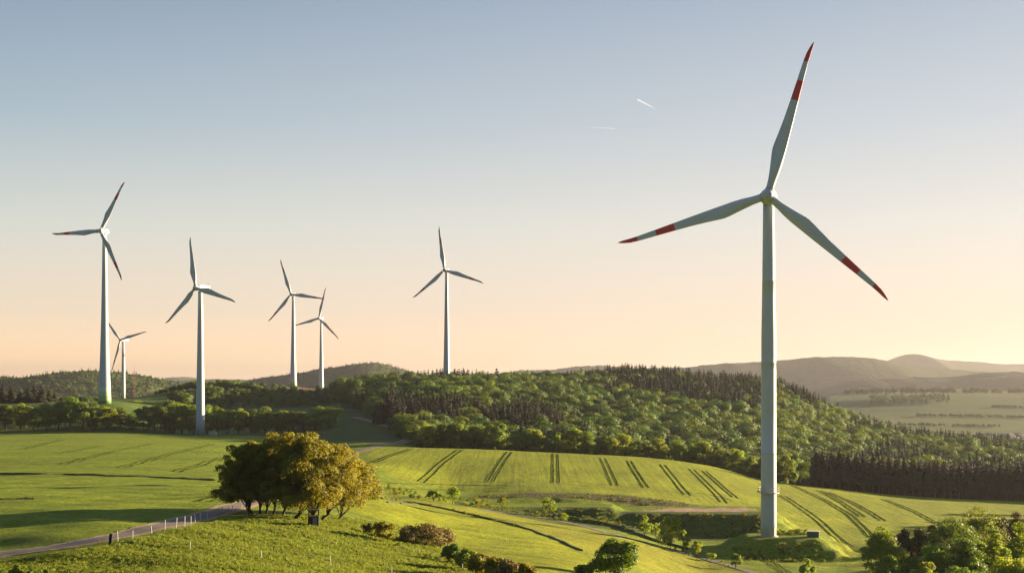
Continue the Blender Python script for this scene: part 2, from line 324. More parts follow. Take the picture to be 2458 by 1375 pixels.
# small rise of the field bank on the left, and ditch edge in the middle
def scarp(pts, h, wd):
    global ZT
    P = [W(*p) for p in pts]
    d = seg_dist(XX, YY, P, False); ZT = ZT + h * np.exp(-(d / wd) ** 2)
def ground(px, Y):
    i = np.clip(np.searchsorted(rows, Y) - 1, 0, len(rows) - 2); j = np.clip(np.searchsorted(cols, px) - 1, 0, len(cols) - 2)
    a = (Y - rows[i]) / (rows[i+1] - rows[i]); b = (px - cols[j]) / (cols[j+1] - cols[j])
    return float((ZT[i,j]*(1-b) + ZT[i,j+1]*b) * (1-a) + (ZT[i+1,j]*(1-b) + ZT[i+1,j+1]*b) * a)
def gxy(x, y): return ground(x / max(y, 60) * F + 1229, y)
MARCH = np.concatenate([np.arange(100, 640, 0.5), np.arange(640, 1500, 2), np.arange(1500, 3500, 10)])
def hit(px, py, y0=100):
    prev = y0
    for Y in MARCH:
        if Y < y0: continue
        if ground(px, Y) >= Z(Y, py): return float(Y)
    return 3500.0
def at(px, py, y0=100):
    Y = hit(px, py, y0); return Vector((*W(px, Y), ground(px, Y)))

# ---- region colours of what grows or lies there, some greens darkened for shade
PYV = HOR - ZT * F / np.maximum(YY, 1)
C = np.zeros(XX.shape + (3,)); C[:] = (0.130, 0.175, 0.010)                      # left crop and default grass
def paint(mask, col): C[mask] = col
def pyz(poly, y0=0, y1=1e9): return inside(PX, PYV, poly) & (YY >= y0) & (YY <= y1)
paint((YY < 120), (0.12, 0.15, 0.03))
paint(pyz([(-400, 1345), (0, 1345), (265, 1306), (500, 1250), (600, 1222), (800, 1220), (960, 1262), (1200, 1400), (1200, 1900), (-400, 1900)], 100, 260), (0.140, 0.185, 0.014))   # foreground meadow
paint(pyz([(910, 1196), (1100, 1228), (1250, 1262), (1400, 1330), (1500, 1400), (1250, 1390), (1100, 1320), (960, 1258), (820, 1220)], 150, 400), (0.180, 0.210, 0.008))    # bright meadow strip
paint(pyz([(915, 1185), (1090, 1212), (1300, 1240), (1500, 1288), (1800, 1372), (1800, 1420), (1440, 1345), (1260, 1262), (1100, 1226), (920, 1194)], 200, 420), (0.165, 0.180, 0.012))
paint((YY > 655) & (PX > 760) & (PX < 1010) & (YY < 950), (0.045, 0.075, 0.016))   # lane meadow, its shade painted in as dark green
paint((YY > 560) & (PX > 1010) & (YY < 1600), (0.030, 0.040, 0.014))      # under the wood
paint((YY > 775) & (YY < 985) & (PX < 820), (0.055, 0.095, 0.018))
paint((YY >= 985) & (YY < 1240) & (PX < 820), (0.045, 0.065, 0.018))
paint((YY >= 905) & (YY < 1500) & (PX < 420), (0.075, 0.115, 0.015))
paint((YY >= 1238) & (YY < 1700) & (PX > 440) & (PX < 830), (0.20, 0.115, 0.07))   # ploughed plateau
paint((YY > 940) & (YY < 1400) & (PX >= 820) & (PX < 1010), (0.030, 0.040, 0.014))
paint((YY >= 1600), (0.042, 0.075, 0.018))  # far valley, its shade put into a darker green
paint((YY >= 1600) & (YY <= 3600) & (PX > 1900) & (0.5 + 0.5 * np.sin(YY * 0.006 + PX * 0.003) > 0.55), (0.058, 0.085, 0.020))
# gravel crane pad, dry bank, rapeseed patch
padw = seg_dist(XX, YY, [W(1540, 366), W(1660, 372), W(1800, 366), W(1660, 362)]); pad_in = inside(XX, YY, [W(1520, 366), W(1640, 375), W(1815, 370), W(1825, 363), W(1640, 360)])
wob = 1.2 * np.sin(XX * 0.9) + 1.0 * np.sin(XX * 0.37 + 2) + 0.8 * np.sin(YY * 1.7 + XX)
pad_in = inside(XX, YY + wob, [W(1530, 362), W(1640, 370), W(1790, 369), W(1828, 361), W(1640, 356.5)])
paint(pad_in, (0.30, 0.215, 0.15))
bank = (YY > 376) & (YY < 388) & (PX > 1150) & (PX < 1680)
paint(bank, (0.085, 0.075, 0.035))
paint((YY > 333) & (YY < 359) & (PX > 1090) & (PX < 1840), (0.060, 0.085, 0.014))
paint((np.hypot((PX - 332) / 11, (YY - 1000) / 26) < 1), (0.24, 0.26, 0.012))
# main field polygon in (px, distance)
fieldmask = inside(PX, YY, [(845, 625), (905, 452), (930, 420), (1100, 408), (1200, 394), (1650, 391), (1760, 392), (1838, 384), (1900, 345), (2000, 318), (2085, 262), (2600, 262), (2600, 556), (2200, 553), (2000, 548), (1850, 552), (1700, 566), (1500, 571), (1300, 571), (1100, 571), (1000, 590), (935, 625)])
paint(fieldmask, (0.165, 0.195, 0.007))
edge = fieldmask & ((YY < 416) & (PX < 1120) & (PX > 900)); paint(edge, (0.125, 0.155, 0.012))

nr, nc = XX.shape; VI = np.arange(nr * nc).reshape(nr, nc)
Q = np.stack([VI[:-1, :-1], VI[:-1, 1:], VI[1:, 1:], VI[1:, :-1]], -1).reshape(-1, 4)
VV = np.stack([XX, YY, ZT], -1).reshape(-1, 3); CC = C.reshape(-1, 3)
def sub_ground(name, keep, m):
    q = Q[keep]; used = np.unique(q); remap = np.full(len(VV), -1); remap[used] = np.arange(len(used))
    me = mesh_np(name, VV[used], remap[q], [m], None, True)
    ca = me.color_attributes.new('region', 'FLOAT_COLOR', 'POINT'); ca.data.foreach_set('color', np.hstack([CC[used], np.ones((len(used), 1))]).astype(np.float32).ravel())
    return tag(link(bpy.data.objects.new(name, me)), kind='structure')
fm = (fieldmask[:-1, :-1] & fieldmask[1:, 1:]).reshape(-1)
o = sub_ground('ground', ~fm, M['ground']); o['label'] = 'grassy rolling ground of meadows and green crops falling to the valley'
o = sub_ground('field', fm, M['crop']); o['label'] = 'bright green crop field ruled with tramlines behind the tall turbine'

# ------------------------------------------------------------------ ribbons: tracks, tramlines, banks
def dens(pts, step=14):
    o = []
    for (a, b), (c, d) in zip(pts[:-1], pts[1:]):
        n = max(2, int(math.hypot(c - a, d - b) / step))
        o += [(a + (c - a) * i / n, b + (d - b) * i / n) for i in range(n)]
    return o + [pts[-1]]
def smooth_path(P, k=2):
    P = [Vector(p) for p in P]
    for _ in range(k):
        P = [P[0]] + [(P[i-1] + P[i] * 2 + P[i+1]) / 4 for i in range(1, len(P) - 1)] + [P[-1]]
    return P
def ribbon(mb, P, wd, lift, hump=0.0, seg=2, wob=0.0, m=0, seed=0):
    rn = random.Random(seed); vs = []; n = len(P)
    for i in range(n):
        a, b = P[max(i-1, 0)], P[min(i+1, n-1)]; d = Vector((b.x - a.x, b.y - a.y, 0)).normalized(); s = Vector((d.y, -d.x, 0))
        ww = wd * (1 + wob * rn.uniform(-1, 1))
        for j in range(seg + 1):
            t = j / seg * 2 - 1; q = P[i] + s * ww / 2 * t; z = gxy(q.x, q.y) + lift + hump * (1 - t * t) * (1 + wob * rn.uniform(-1, 1))
            if hump and abs(t) == 1: z = gxy(q.x, q.y) - 0.15
            vs.append((q.x, q.y, z))
    k = seg + 1; mb.add(vs, [(i*k+j, i*k+j+1, (i+1)*k+j+1, (i+1)*k+j) for i in range(n-1) for j in range(seg)], m)
def world_path(pix, y0=100, step=14, sm=2):
    P = [at(a, b, y0) for a, b in dens(pix, step)]
    P = smooth_path(P, sm); R_ = [P[0]]
    for p in P[1:]:                       # resample so the ribbon follows the ground
        L_ = (p - R_[-1]).length; n = max(1, int(L_ / 2.0)); s = R_[-1].copy()
        for i in range(1, n + 1): R_.append(s.lerp(p, i / n))
    return R_
def struct(name, mb, mats, label):
    o = mb.build(name, mats, None, True); tag(o, label, None, None, 'structure'); return o
track = [(-120, 1352), (0, 1330), (140, 1314), (265, 1291), (395, 1262), (500, 1236), (560, 1219), (612, 1204)]
tp = world_path(track)
tend = tp[-1]; tp2 = world_path([(845, 1089), (900, 1072), (960, 1061), (992, 1053)], 450)
mid = [tend.lerp(tp2[0], i / 40) for i in range(1, 40)]
full = smooth_path(tp + mid + tp2, 6)
m1 = MB(); ribbon(m1, full, 4.6, 0.05, wob=0.12, seed=3, seg=3); struct('track_verge', m1, [M['dirt']], 'dry sandy verges beside the farm track')
m1 = MB(); ribbon(m1, full, 2.6, 0.09, seg=3, wob=0.05); struct('track', m1, [M['asphalt']], 'grey farm track curving past the tree clump')
m1 = MB(); ribbon(m1, world_path([(992, 1053), (975, 1040), (930, 1024), (880, 1008), (850, 1001)], 600), 3.6, 0.12, seg=3); struct('lane', m1, [M['asphalt']], 'narrow lane climbing to the wood')
m1 = MB(); ribbon(m1, world_path([(1150, 1222), (1300, 1242), (1400, 1262), (1500, 1289), (1600, 1316), (1700, 1343), (1800, 1372), (1860, 1392)], 180), 1.8, 0.07, seg=3, wob=0.1); struct('path', m1, [M['asphalt']], 'thin grey path below the shrubs at the bottom of the slope')
mt = MB()
def tram(a, gap=1.9, y0=330, wd=0.46):
    P = world_path(a, y0)
    for s in (-1, 1):
        Q_ = []
        for i, p in enumerate(P):
            u, v = P[max(i-1, 0)], P[min(i+1, len(P)-1)]; d = Vector((v.x - u.x, v.y - u.y, 0)).normalized()
            Q_.append(p + Vector((d.y, -d.x, 0)) * s * gap / 2)
        ribbon(mt, Q_, wd, 0.10, wob=0.2, seed=int(a[0][0]) + s)
for a in ([(1107, 1079), (1060, 1110), (1010, 1157)], [(1224, 1084), (1200, 1115), (1177, 1156)], [(1333, 1089), (1334, 1120), (1335, 1158)],
          [(1446, 1099), (1462, 1130), (1476, 1165)], [(1590, 1115), (1618, 1150), (1650, 1188)], [(1660, 1126), (1695, 1160), (1722, 1186), (1738, 1206)],
          [(1878, 1190), (1930, 1222), (1975, 1258), (2015, 1295), (2060, 1340), (2090, 1372)]): tram(a)
for a in ([(985, 1078), (940, 1092), (890, 1112)], [(1510, 1106), (1530, 1140), (1552, 1170)], [(1690, 1130), (1730, 1165), (1765, 1195)], [(1905, 1166), (1980, 1200), (2040, 1235), (2095, 1290)],
          [(1985, 1180), (2060, 1212), (2120, 1250)], [(2120, 1198), (2190, 1225), (2260, 1262)], [(1965, 1176), (2020, 1205), (2070, 1240)]): tram(a, 1.6, 330, 0.5)
for a in ([(367, 1064), (260, 1086), (153, 1114)], [(511, 1066), (400, 1092), (291, 1123)], [(561, 1092), (490, 1112), (424, 1133)], [(150, 1056), (100, 1066), (52, 1079)], [(240, 1070), (190, 1080), (130, 1090)]): tram(a, 2.0, 240, 0.36)
tram([(600, 1172), (490, 1204)], 1.9, 200, 0.35); tram([(520, 1192), (440, 1197), (240, 1201)], 1.4, 170, 0.3)
tram([(1812, 1330), (1850, 1350), (1890, 1376)], 1.6, 230, 0.35)
for a, w_ in (([(930, 1160), (1100, 1163), (1300, 1168), (1500, 1176)], .5), ([(1650, 1180), (1720, 1190), (1800, 1212)], .5), ([(925, 1172), (1100, 1176), (1200, 1178)], .5)):
    ribbon(mt, world_path(a, 330), w_, 0.06, wob=0.5)
struct('wheel_tracks', mt, [M['rut']], 'dark tractor tramlines through the green crops, darkened for crop shade')
mb_ = MB()
def hump(a, wd, h, y0=120, seed=1): ribbon(mb_, world_path(a, y0), wd, 0.0, h, 6, 0.35, 0, seed)
hump([(-60, 1136), (0, 1137), (200, 1140), (350, 1145), (512, 1153)], 1.6, 0.34, 180)
hump([(915, 1196), (1000, 1208), (1100, 1228), (1250, 1264), (1330, 1292), (1395, 1322)], 1.1, 0.28, 160, 2)
hump([(930, 1206), (1000, 1210)], 1.0, 0.2, 160, 3)
hump([(0, 1199), (80, 1198)], 1.2, 0.3, 150, 4)
hump([(1330, 1238), (1400, 1250), (1500, 1268), (1560, 1296), (1650, 1318)], 1.8, 0.6, 250, 5)
struct('field_bank', mb_, [M['bank']], 'low dark grassy banks between the fields')

# ------------------------------------------------------------------ far hills
def ridge(name, top, D, depth, label, col, base=-110, nx=420, ny=64, rough=3.0, seed=0, fields=None, x0=None, x1=None):
    """top: (px, photo row) skyline at distance D; a real hill with front and back slopes"""
    rn = np.random.RandomState(seed); xs = [p[0] for p in top]; a, b = xs[0], xs[-1]
    px = np.linspace(a, b, nx); pt = pchip(xs, [p[1] for p in top], px); zt = -(pt - HOR) * D / F
    jag = rn.normal(0, 1, nx); jag = jag + 1.5 * np.convolve(rn.normal(0, 1, nx), np.ones(5) / 5, 'same'); jag = jag * min(D / F * .55, 1.6)
    v = np.linspace(-1, 1, ny)
    h = np.cos(v * PI / 2) ** 1.3
    PXX, Vv = np.meshgrid(px, v); Yg = D + Vv * depth
    endf = sstep(0, 0.06, (PXX - a) / (b - a)) * sstep(0, 0.06, (b - PXX) / (b - a)) if x0 is None else 1.0
    # ridge height with valleys cut in the flanks
    fl = 0.45 * sum(np.sin(PXX * D / F * k1 + p1 + 2 * Vv) * w_ for k1, p1, w_ in ((0.006, seed, 1), (0.013, seed * 2, .6), (0.029, seed * 3, .35)))
    Zg = base + (zt[None, :] - base) * h[:, None] * endf + fl * rough * (1 - h[:, None]) * 2 * h[:, None]
    Zg += rn.normal(0, rough * 0.05, Zg.shape) + jag[None, :] * (h[:, None] ** 14)
    Xg = (PXX - 1229) / F * D                   # straight-sided hill, not fanned from the camera
    V_ = np.stack([Xg, Yg, Zg], -1).reshape(-1, 3); I = np.arange(ny * nx).reshape(ny, nx)
    q = np.stack([I[:-1, :-1], I[:-1, 1:], I[1:, 1:], I[1:, :-1]], -1).reshape(-1, 4)
    me = mesh_np(name, V_, q, [M['far']], None, True)
    cc = np.zeros((ny, nx, 3)); cc[:] = col
    if fields is not None:
        msk = (np.sin(Xg * 0.008 + seed) + np.sin(Yg * 0.011 + Xg * 0.004) + 0.7 * np.sin(Xg * 0.021 + 1.0)) > fields; cc[msk & (h[:, None] < 0.93)] = (0.085, 0.115, 0.035)
    ca = me.color_attributes.new('region', 'FLOAT_COLOR', 'POINT'); ca.data.foreach_set('color', np.concatenate([cc.reshape(-1, 3), np.ones((nx * ny, 1))], 1).astype(np.float32).ravel())
    RIDGES.append((Xg, Yg, Zg, h))
    return tag(link(bpy.data.objects.new(name, me)), label, None, None, 'structure')
RIDGES = []
WOOD = (0.040, 0.055, 0.020)
ridge('hills', [(-700, 930), (-300, 912), (0, 907), (60, 909), (120, 902), (180, 893), (240, 892), (290, 896), (340, 905), (400, 916), (470, 935), (560, 960)], 2700, 600, 'wooded hill behind the left turbines', WOOD, -80, rough=5, seed=1, fields=0.9)
ridge('hills', [(560, 925), (640, 906), (690, 900), (730, 895), (770, 886), (830, 879), (860, 873), (905, 872), (950, 882), (1000, 896), (1100, 918), (1250, 940)], 3600, 700, 'hazy rounded hill behind the middle turbines', WOOD, -80, rough=6, seed=2, fields=0.9)
ridge('hills', [(200, 930), (380, 912), (420, 905), (450, 905), (480, 911), (600, 916), (700, 920), (900, 930)], 11000, 1500, 'tiny pale hill on the far left horizon', WOOD, -150, rough=6, seed=3)
ridge('hills', [(-900, 918), (0, 914), (400, 914), (520, 910), (640, 912), (800, 918), (1000, 920), (1400, 915)], 7000, 1500, 'low faint ridge along the left horizon', WOOD, -150, rough=6, seed=4)
ridge('hills', [(1120, 915), (1200, 897), (1260, 888), (1310, 888), (1350, 884), (1400, 878), (1450, 877), (1480, 881), (1560, 884), (1640, 882), (1720, 885), (1800, 900)], 8000, 1500, 'pale distant ridge above the middle of the wood', WOOD, -150, rough=8, seed=5)
ridge('hills', [(1450, 905), (1580, 890), (1680, 878), (1720, 874), (1770, 871), (1830, 868), (1900, 863), (1950, 858), (2000, 857), (2060, 858), (2110, 866), (2170, 878), (2300, 890), (2500, 900)], 6200, 1300, 'broad brown ridge behind the tall turbine', WOOD, -110, rough=9, seed=6)
ridge('hills', [(1800, 905), (2000, 885), (2130, 868), (2156, 861), (2172, 854), (2186, 849.5), (2200, 853), (2222, 859), (2260, 864), (2330, 869), (2400, 874), (2458, 875), (2700, 878), (3200, 895)], 9500, 1800, 'far ridge with a small cone shaped peak on the right', WOOD, -150, rough=9, seed=7)
ridge('hills', [(1880, 960), (1960, 938), (2010, 925), (2050, 914), (2110, 911), (2180, 907), (2250, 906), (2290, 905), (2340, 898), (2390, 894), (2440, 893), (2500, 895), (2700, 892), (3300, 900)], 4700, 600, 'low dark wooded ridge above the valley fields', (0.035, 0.042, 0.022), -110, rough=4, seed=8, fields=1.0)
ridge('hills', [(1900, 965), (1990, 950), (2050, 939), (2150, 935), (2280, 933), (2400, 938), (2600, 945), (3000, 950)], 3500, 260, 'gentle crest with bright fields across the valley', (0.10, 0.13, 0.035), -70, rough=1.5, seed=9)

# ------------------------------------------------------------------ foliage builders
def quads(P, Nrm, size, rs):
    n = len(P); a = rs.normal(size=(n, 3)); u = np.cross(Nrm, a); u /= np.linalg.norm(u, axis=1)[:, None] + 1e-9; v = np.cross(Nrm, u)
    s = (size * rs.uniform(0.6, 1.35, n))[:, None]; u = u * s; v = v * s * rs.uniform(0.55, 1, n)[:, None]
    V_ = np.stack([P - u * 0.5 - v * 0.2, P - v * 0.5 + u * 0.1, P + u * 0.5 + v * 0.15, P + v * 0.5 - u * 0.1], 1).reshape(-1, 3)
    return V_, np.arange(n * 4).reshape(-1, 4)
def crown_np(rs, H, Rr, z0, ncl, nleaf, leaf, squash=1.0, topbias=0.0, clr=0.33, shift=(0, 0), out=1.0, skirt=0.0, rough=0.5):
    """leaves in clumps filling an uneven crown between z0 and H"""
    cz = (z0 + H) / 2; hz = (H - z0) / 2; cl = []
    while len(cl) < ncl:
        d = rs.normal(size=3); d /= np.linalg.norm(d)
        if rs.rand() < 0.3 and d[2] < -0.2: continue
        r = rs.uniform(0.3, 0.86) ** 0.6 * 0.86; k = 1 - 0.25 * max(d[2], 0) * topbias
        cl.append((d[0] * r * Rr * k * rs.uniform(.8, 1.1), d[1] * r * Rr * k * squash * rs.uniform(.8, 1.1), cz + d[2] * r * hz))
    for i in range(int(ncl * skirt)):
        a = rs.uniform(0, 2 * PI); r = rs.uniform(.45, .98) * Rr; cl[i] = (r * math.cos(a), r * math.sin(a), z0 + rs.uniform(.12, .3) * (H - z0))
    cl = np.array(cl) + np.array([shift[0], shift[1], 0]); cr = rs.uniform(0.6, 1.3, ncl) * Rr * clr
    idx = rs.choice(ncl, nleaf, p=cr**2 / np.sum(cr**2)); d = rs.normal(size=(nleaf, 3)); d /= np.linalg.norm(d, axis=1)[:, None]
    d[:, 2] = np.where((d[:, 2] < -0.3) & (rs.rand(nleaf) < 0.6), -d[:, 2], d[:, 2])
    rad = rs.uniform(0.45, 1.08, nleaf) ** 0.7
    P = cl[idx] + d * (cr[idx] * rad)[:, None] * np.array([1, 1, 0.75])
    Nn = d * out + rs.normal(size=(nleaf, 3)) * rough; Nn /= np.linalg.norm(Nn, axis=1)[:, None]
    V_, Fq = quads(P, Nn, leaf, rs)
    return V_, Fq, cl, cr
def trunk_mb(rs, H, z0, rad, cl, nlimb=6, lean=(0, 0), n=8, split=0):
    mb = MB(); top = Vector((lean[0], lean[1], z0 + (H - z0) * 0.45)); j = [0.0] * 1
    pts = [Vector((0, 0, -0.6)), Vector((lean[0] * .12 + rs.uniform(-.05, .05), lean[1] * .12, z0 * 0.35)), Vector((lean[0] * .45, lean[1] * .45, z0 * 0.85)), top]
    mb.tube(pts, [rad * 1.25, rad, rad * 0.8, rad * 0.35], n)
    for i in rs.choice(len(cl), min(nlimb, len(cl)), replace=False):
        c = Vector(cl[i]); s = pts[1].lerp(pts[2], rs.uniform(0.5, 1)) if rs.rand() < .6 else pts[2].lerp(top, rs.uniform(0.1, .6))
        m_ = s.lerp(c, 0.5) + Vector((0, 0, (c - s).length * 0.1)); mb.tube([s, m_, c], [rad * 0.42, rad * 0.28, rad * 0.1], 5)
    return mb
def tree_pair(seed, H=12, Rr=5, z0=2.0, ncl=22, nleaf=2200, leaf=0.7, leafmat='leaf', trad=0.25, nlimb=6, lean=(0, 0), squash=1.0, clr=0.33, shift=(0, 0), topbias=1.0, skirt=0.0, rough=0.5):
    rs = np.random.RandomState(seed)
    V_, Fq, cl, cr = crown_np(rs, H, Rr, z0, ncl, nleaf, leaf, squash, topbias, clr, shift, 1.0, skirt, rough)
    cm = mesh_np('crown', V_, Fq, [M[leafmat]])
    t = trunk_mb(rs, H, z0, trad, cl, nlimb, lean)
    tm = mesh_np('trunk', t.v, t.f, [M['bark']], None, True)
    return tm, cm
def spruce_np(rs, H, Rr, layers=16, per=11, z0=1.0, droop=0.35):
    """whorls of drooping boughs, each a bent ragged pair of quads"""
    V_ = []; Fq = []
    for L_ in range(layers):
        t = (L_ + rs.uniform(-.3, .3)) / layers; z = z0 + (H - z0) * t; r = Rr * (1 - t) ** 0.8 + 0.12 * Rr
        for k in range(max(4, int(per * (1 - 0.5 * t)))):
            a = rs.uniform(0, 2 * PI); rr = r * rs.uniform(0.6, 1.12); wv = rr * rs.uniform(0.22, 0.36) + 0.1; ca, sa = math.cos(a), math.sin(a)
            o = len(V_)
            for q, zz, ww in ((0.0, 0.25 * rr, 0.3), (0.55, 0.0, 1.0), (1.0, -droop * rr, 0.25)):
                for s in (-1, 1):
                    x, y = q * rr, s * wv * ww; V_.append((x * ca - y * sa, x * sa + y * ca, z + zz + rs.uniform(-.1, .1) - abs(s) * 0.12 * wv))
            Fq += [(o, o + 1, o + 3, o + 2), (o + 2, o + 3, o + 5, o + 4)]
    o = len(V_); V_ += [(0.12 * Rr, 0, H * 0.93), (-0.12 * Rr, 0, H * 0.93), (0, 0, H * 1.03), (0, 0.02, H * 0.9)]; Fq += [(o, o + 1, o + 2, o + 3)]
    return np.array(V_), np.array(Fq)
def spruce_pair(seed, H=16, Rr=3.0, leafmat='needle', layers=18, per=12, z0=1.5):
    rs = np.random.RandomState(seed); V_, Fq = spruce_np(rs, H, Rr, layers, per, z0)
    cm = mesh_np('crown', V_, Fq, [M[leafmat]]); t = MB(); t.tube([(0, 0, -0.6), (0, 0, H * 0.5), (0, 0, H * 0.92)], [H * 0.016, H * 0.011, 0.04], 6)
    tm = mesh_np('trunk', t.v, t.f, [M['bark']], None, True); return tm, cm
def joined(pair, name):
    """trunk and crown of a far small tree as one mesh"""
    a, b = pair; va = np.array([v.co for v in a.vertices]); vb = np.array([v.co for v in b.vertices]); na = len(va)
    fs = [tuple(p.vertices) for p in a.polygons] + [tuple(i + na for i in p.vertices) for p in b.polygons]
    return mesh_np(name, np.vstack([va, vb]), fs, [a.materials[0], b.materials[0]], [0] * len(a.polygons) + [1] * len(b.polygons))
def place_pair(name, pair, loc, s, rz, label, cat, group=None, sz=None):
    e = empty(name, loc, rz); e.scale = (s, s, sz or s); tag(e, label, cat, group)
    link(bpy.data.objects.new('trunk', pair[0]), e); link(bpy.data.objects.new('crown', pair[1]), e)
    return e
rnd = random.Random(7)
#@@REST
# ------------------------------------------------------------------ wind turbines
def blade_mesh(L_, cmax, root_r, bands, hubr, tilt=0):
    """span along +Z, chord along X (trailing edge at -X), thickness along Y"""
    prof_ = [(0.0, 1, 0), (0.03, 1, 0), (0.07, 1.05, .05), (0.13, 1.22, .2), (0.2, 1.46, .6), (0.245, 1.57, .9), (0.275, 1.6, 1), (0.31, 1.54, 1), (0.38, 1.36, 1), (0.48, 1.14, 1), (0.607, .93, 1), (0.738, .74, 1), (0.82, .64, 1), (0.866, .58, 1), (0.92, .50, 1), (0.96, .36, 1), (0.985, .2, 1), (1, .04, 1)]
    zs = []; mb = MB(); n = 14; k0 = 1.0 / 1.62; rings = []
    for t, c, flat in prof_:
        ch = cmax * c * k0 if t > 0.1 else (2 * root_r * (1 + (c - 1))); ch = max(ch, 0.05)
        z = hubr + (L_ - hubr) * t; lead = 0.5 * (1 - flat) * ch + flat * min(0.42 * ch + 0.0, 0.55 * root_r + 0.35 * ch * 0.6)
        th = ch * (1 - flat) + flat * ch * max(0.13, 0.30 - 0.25 * t); tw = math.radians(14) * (1 - t) ** 2 * flat
        sweep = 0.25 * max(0, (t - .9) / .1) * cmax * 0.6
        ring = []
        for k in range(n):
            a = 2 * PI * k / n; x = math.cos(a); y = math.sin(a)
            xx = lead - (1 - x) / 2 * ch + sweep; yy = y * th / 2 * (1 - flat * 0.55 * max(0, -x) ** 1)
            ring.append((xx * math.cos(tw) - yy * math.sin(tw), xx * math.sin(tw) + yy * math.cos(tw) + 0.0, z))
        rings.append(ring)
    vs = [p for r_ in rings for p in r_]; fs = []; ms = []
    for i in range(len(rings) - 1):
        tm = (prof_[i][0] + prof_[i + 1][0]) / 2; red = any(a < tm < b for a, b in bands)
        for k in range(n): fs.append((i*n+k, i*n+(k+1) % n, (i+1)*n+(k+1) % n, (i+1)*n+k)); ms.append(1 if red else 0)
    fs.append(tuple(range(n))[::-1]); ms.append(0)
    return mesh_np('blade', vs, fs, [M['white'], M['red']], ms, True)
BANDS = [(0.607, 0.738), (0.866, 1.01)]
def turbine(px, Y, hub_py, Rr, omega, angs, tower_prof, label, kind='egg', bands=BANDS, cmax=3.3, root=1.0, over=4.0, hubr=1.3, green=False, extras=None, hk=1.0):
    x, _ = W(px, Y); zb = gxy(x, Y) - 0.1; zh = Z(Y, hub_py) - zb
    e = empty('wind_turbine', (x, Y, zb), -R(omega)); tag(e, label, 'wind turbine', 'wind turbines on the hills')
    # local frame: rotor faces -Y; rotating by -omega turns it towards the left of the view
    top = zh - (1.1 if extras == 'big' else 1.6)
    pf = [(h * top, r_) for h, r_ in tower_prof]; t = MB(); dense = []
    for i in range(len(pf) - 1):
        n_ = 3
        for q in range(n_): dense.append((pf[i][0] + (pf[i+1][0] - pf[i][0]) * q / n_, pf[i][1] + (pf[i+1][1] - pf[i][1]) * q / n_))
    dense.append(pf[-1])
    if green:
        gl = [(h * top) for h in (0.0, 0.02, 0.045, 0.07, 0.098)]
        base = [(h, np.interp(h, [a for a, b in pf], [b for a, b in pf])) for h in gl]; dense = base + [d for d in dense if d[0] > gl[-1] + 0.3]
        mf = lambda i: [4, 3, 2, 1][i] if i < 4 else 0
    else:
        seams = [0.25, 0.52, 0.765] if extras == 'big' else []
        for s in seams:
            r_ = np.interp(s * top, [a for a, b in pf], [b for a, b in pf]); dense += [(s * top - 0.06, r_ + 0.0), (s * top - 0.05, r_ + 0.012), (s * top + 0.05, r_ + 0.012), (s * top + 0.06, r_)]
        dense = sorted(set(dense)); sm_ = [s * top for s in seams]
        mf = lambda i: 5 if any(abs((dense[i][0] + dense[i+1][0]) / 2 - s) < 0.05 for s in sm_) else 0
    t.lathe(dense, 40, mf)
    tw = t.build('tower', [M['white'], M['g1'], M['g2'], M['g3'], M['g4'], M['seam']], e, True)
    nm = MB()
    if kind == 'egg':      # short rounded generator housing merging with the spinner
        nm.lathe([(a_, b_ * hk) for a_, b_ in [(-2.3, 1.5), (-1.8, 1.95), (-0.9, 2.15), (0.2, 2.05), (1.6, 1.75), (3.0, 1.35), (4.3, 0.8), (4.9, 0.25)]], 24, None, 'y', (0, 0, zh))
        nc_ = nm.build('nacelle', [M['white']], e, True)
        v = MB(); v.box((0.2, 2.6, zh + 1.75 * hk), (0.9, 1.9, 0.5)); v.tube([(0.2, 3.4, zh + 1.2), (0.2, 3.4, zh + 2.9)], [.05, .04], 6); v.tube([(-.3, 3.4, zh + 2.5), (.7, 3.4, zh + 2.5)], [.04, .04], 6)
        v.build('wind_sensor', [M['grey']], nc_)
        hb = MB(); hb.lathe([(a_, b_ * hk) for a_, b_ in [(-over - 1.75, 0.35), (-over - 1.6, 0.8), (-over - 1.2, 1.25), (-over - 0.5, 1.6), (-over + 0.6, 1.75), (-2.35, 1.6)]], 24, None, 'y', (0, 0, zh))
    else:                  # box nacelle, round spinner
        nm.box((0, 2.2, zh + 0.25), (3.0, 9.6, 3.1)); nc_ = nm.build('nacelle', [M['white']], e)
        bv = nc_.modifiers.new('bevel', 'BEVEL'); bv.width = 0.5; bv.segments = 3
        v = MB(); v.tube([(0.6, 6.0, zh + 1.7), (0.6, 6.2, zh + 3.2)], [.06, .05], 6); v.tube([(0.0, 6.2, zh + 2.9), (1.2, 6.2, zh + 2.9)], [.05, .05], 6); v.build('wind_sensor', [M['grey']], nc_)
        hb = MB(); hb.lathe([(-over - 1.9, 0.2), (-over - 1.6, 0.75), (-over - 1.0, 1.2), (-over, 1.5), (-over + 1.0, 1.5), (-2.62, 1.35)], 24, None, 'y', (0, 0, zh))
    hub = hb.build('hub', [M['white']], e, True)
    bm_ = blade_mesh(Rr, cmax, root, bands, hubr)
    for a in angs:
        b = link(bpy.data.objects.new('blade', bm_), e); b.location = (0, -over, zh)
        b.rotation_euler = (0, R(90 - a), 0)      # +Z tips over towards +X
        c = MB(); c.lathe([(hubr - 0.1, root + 0.14), (hubr + 0.35, root + 0.14)], 20); co = c.build('blade_root_ring', [M['seam']], b, True)
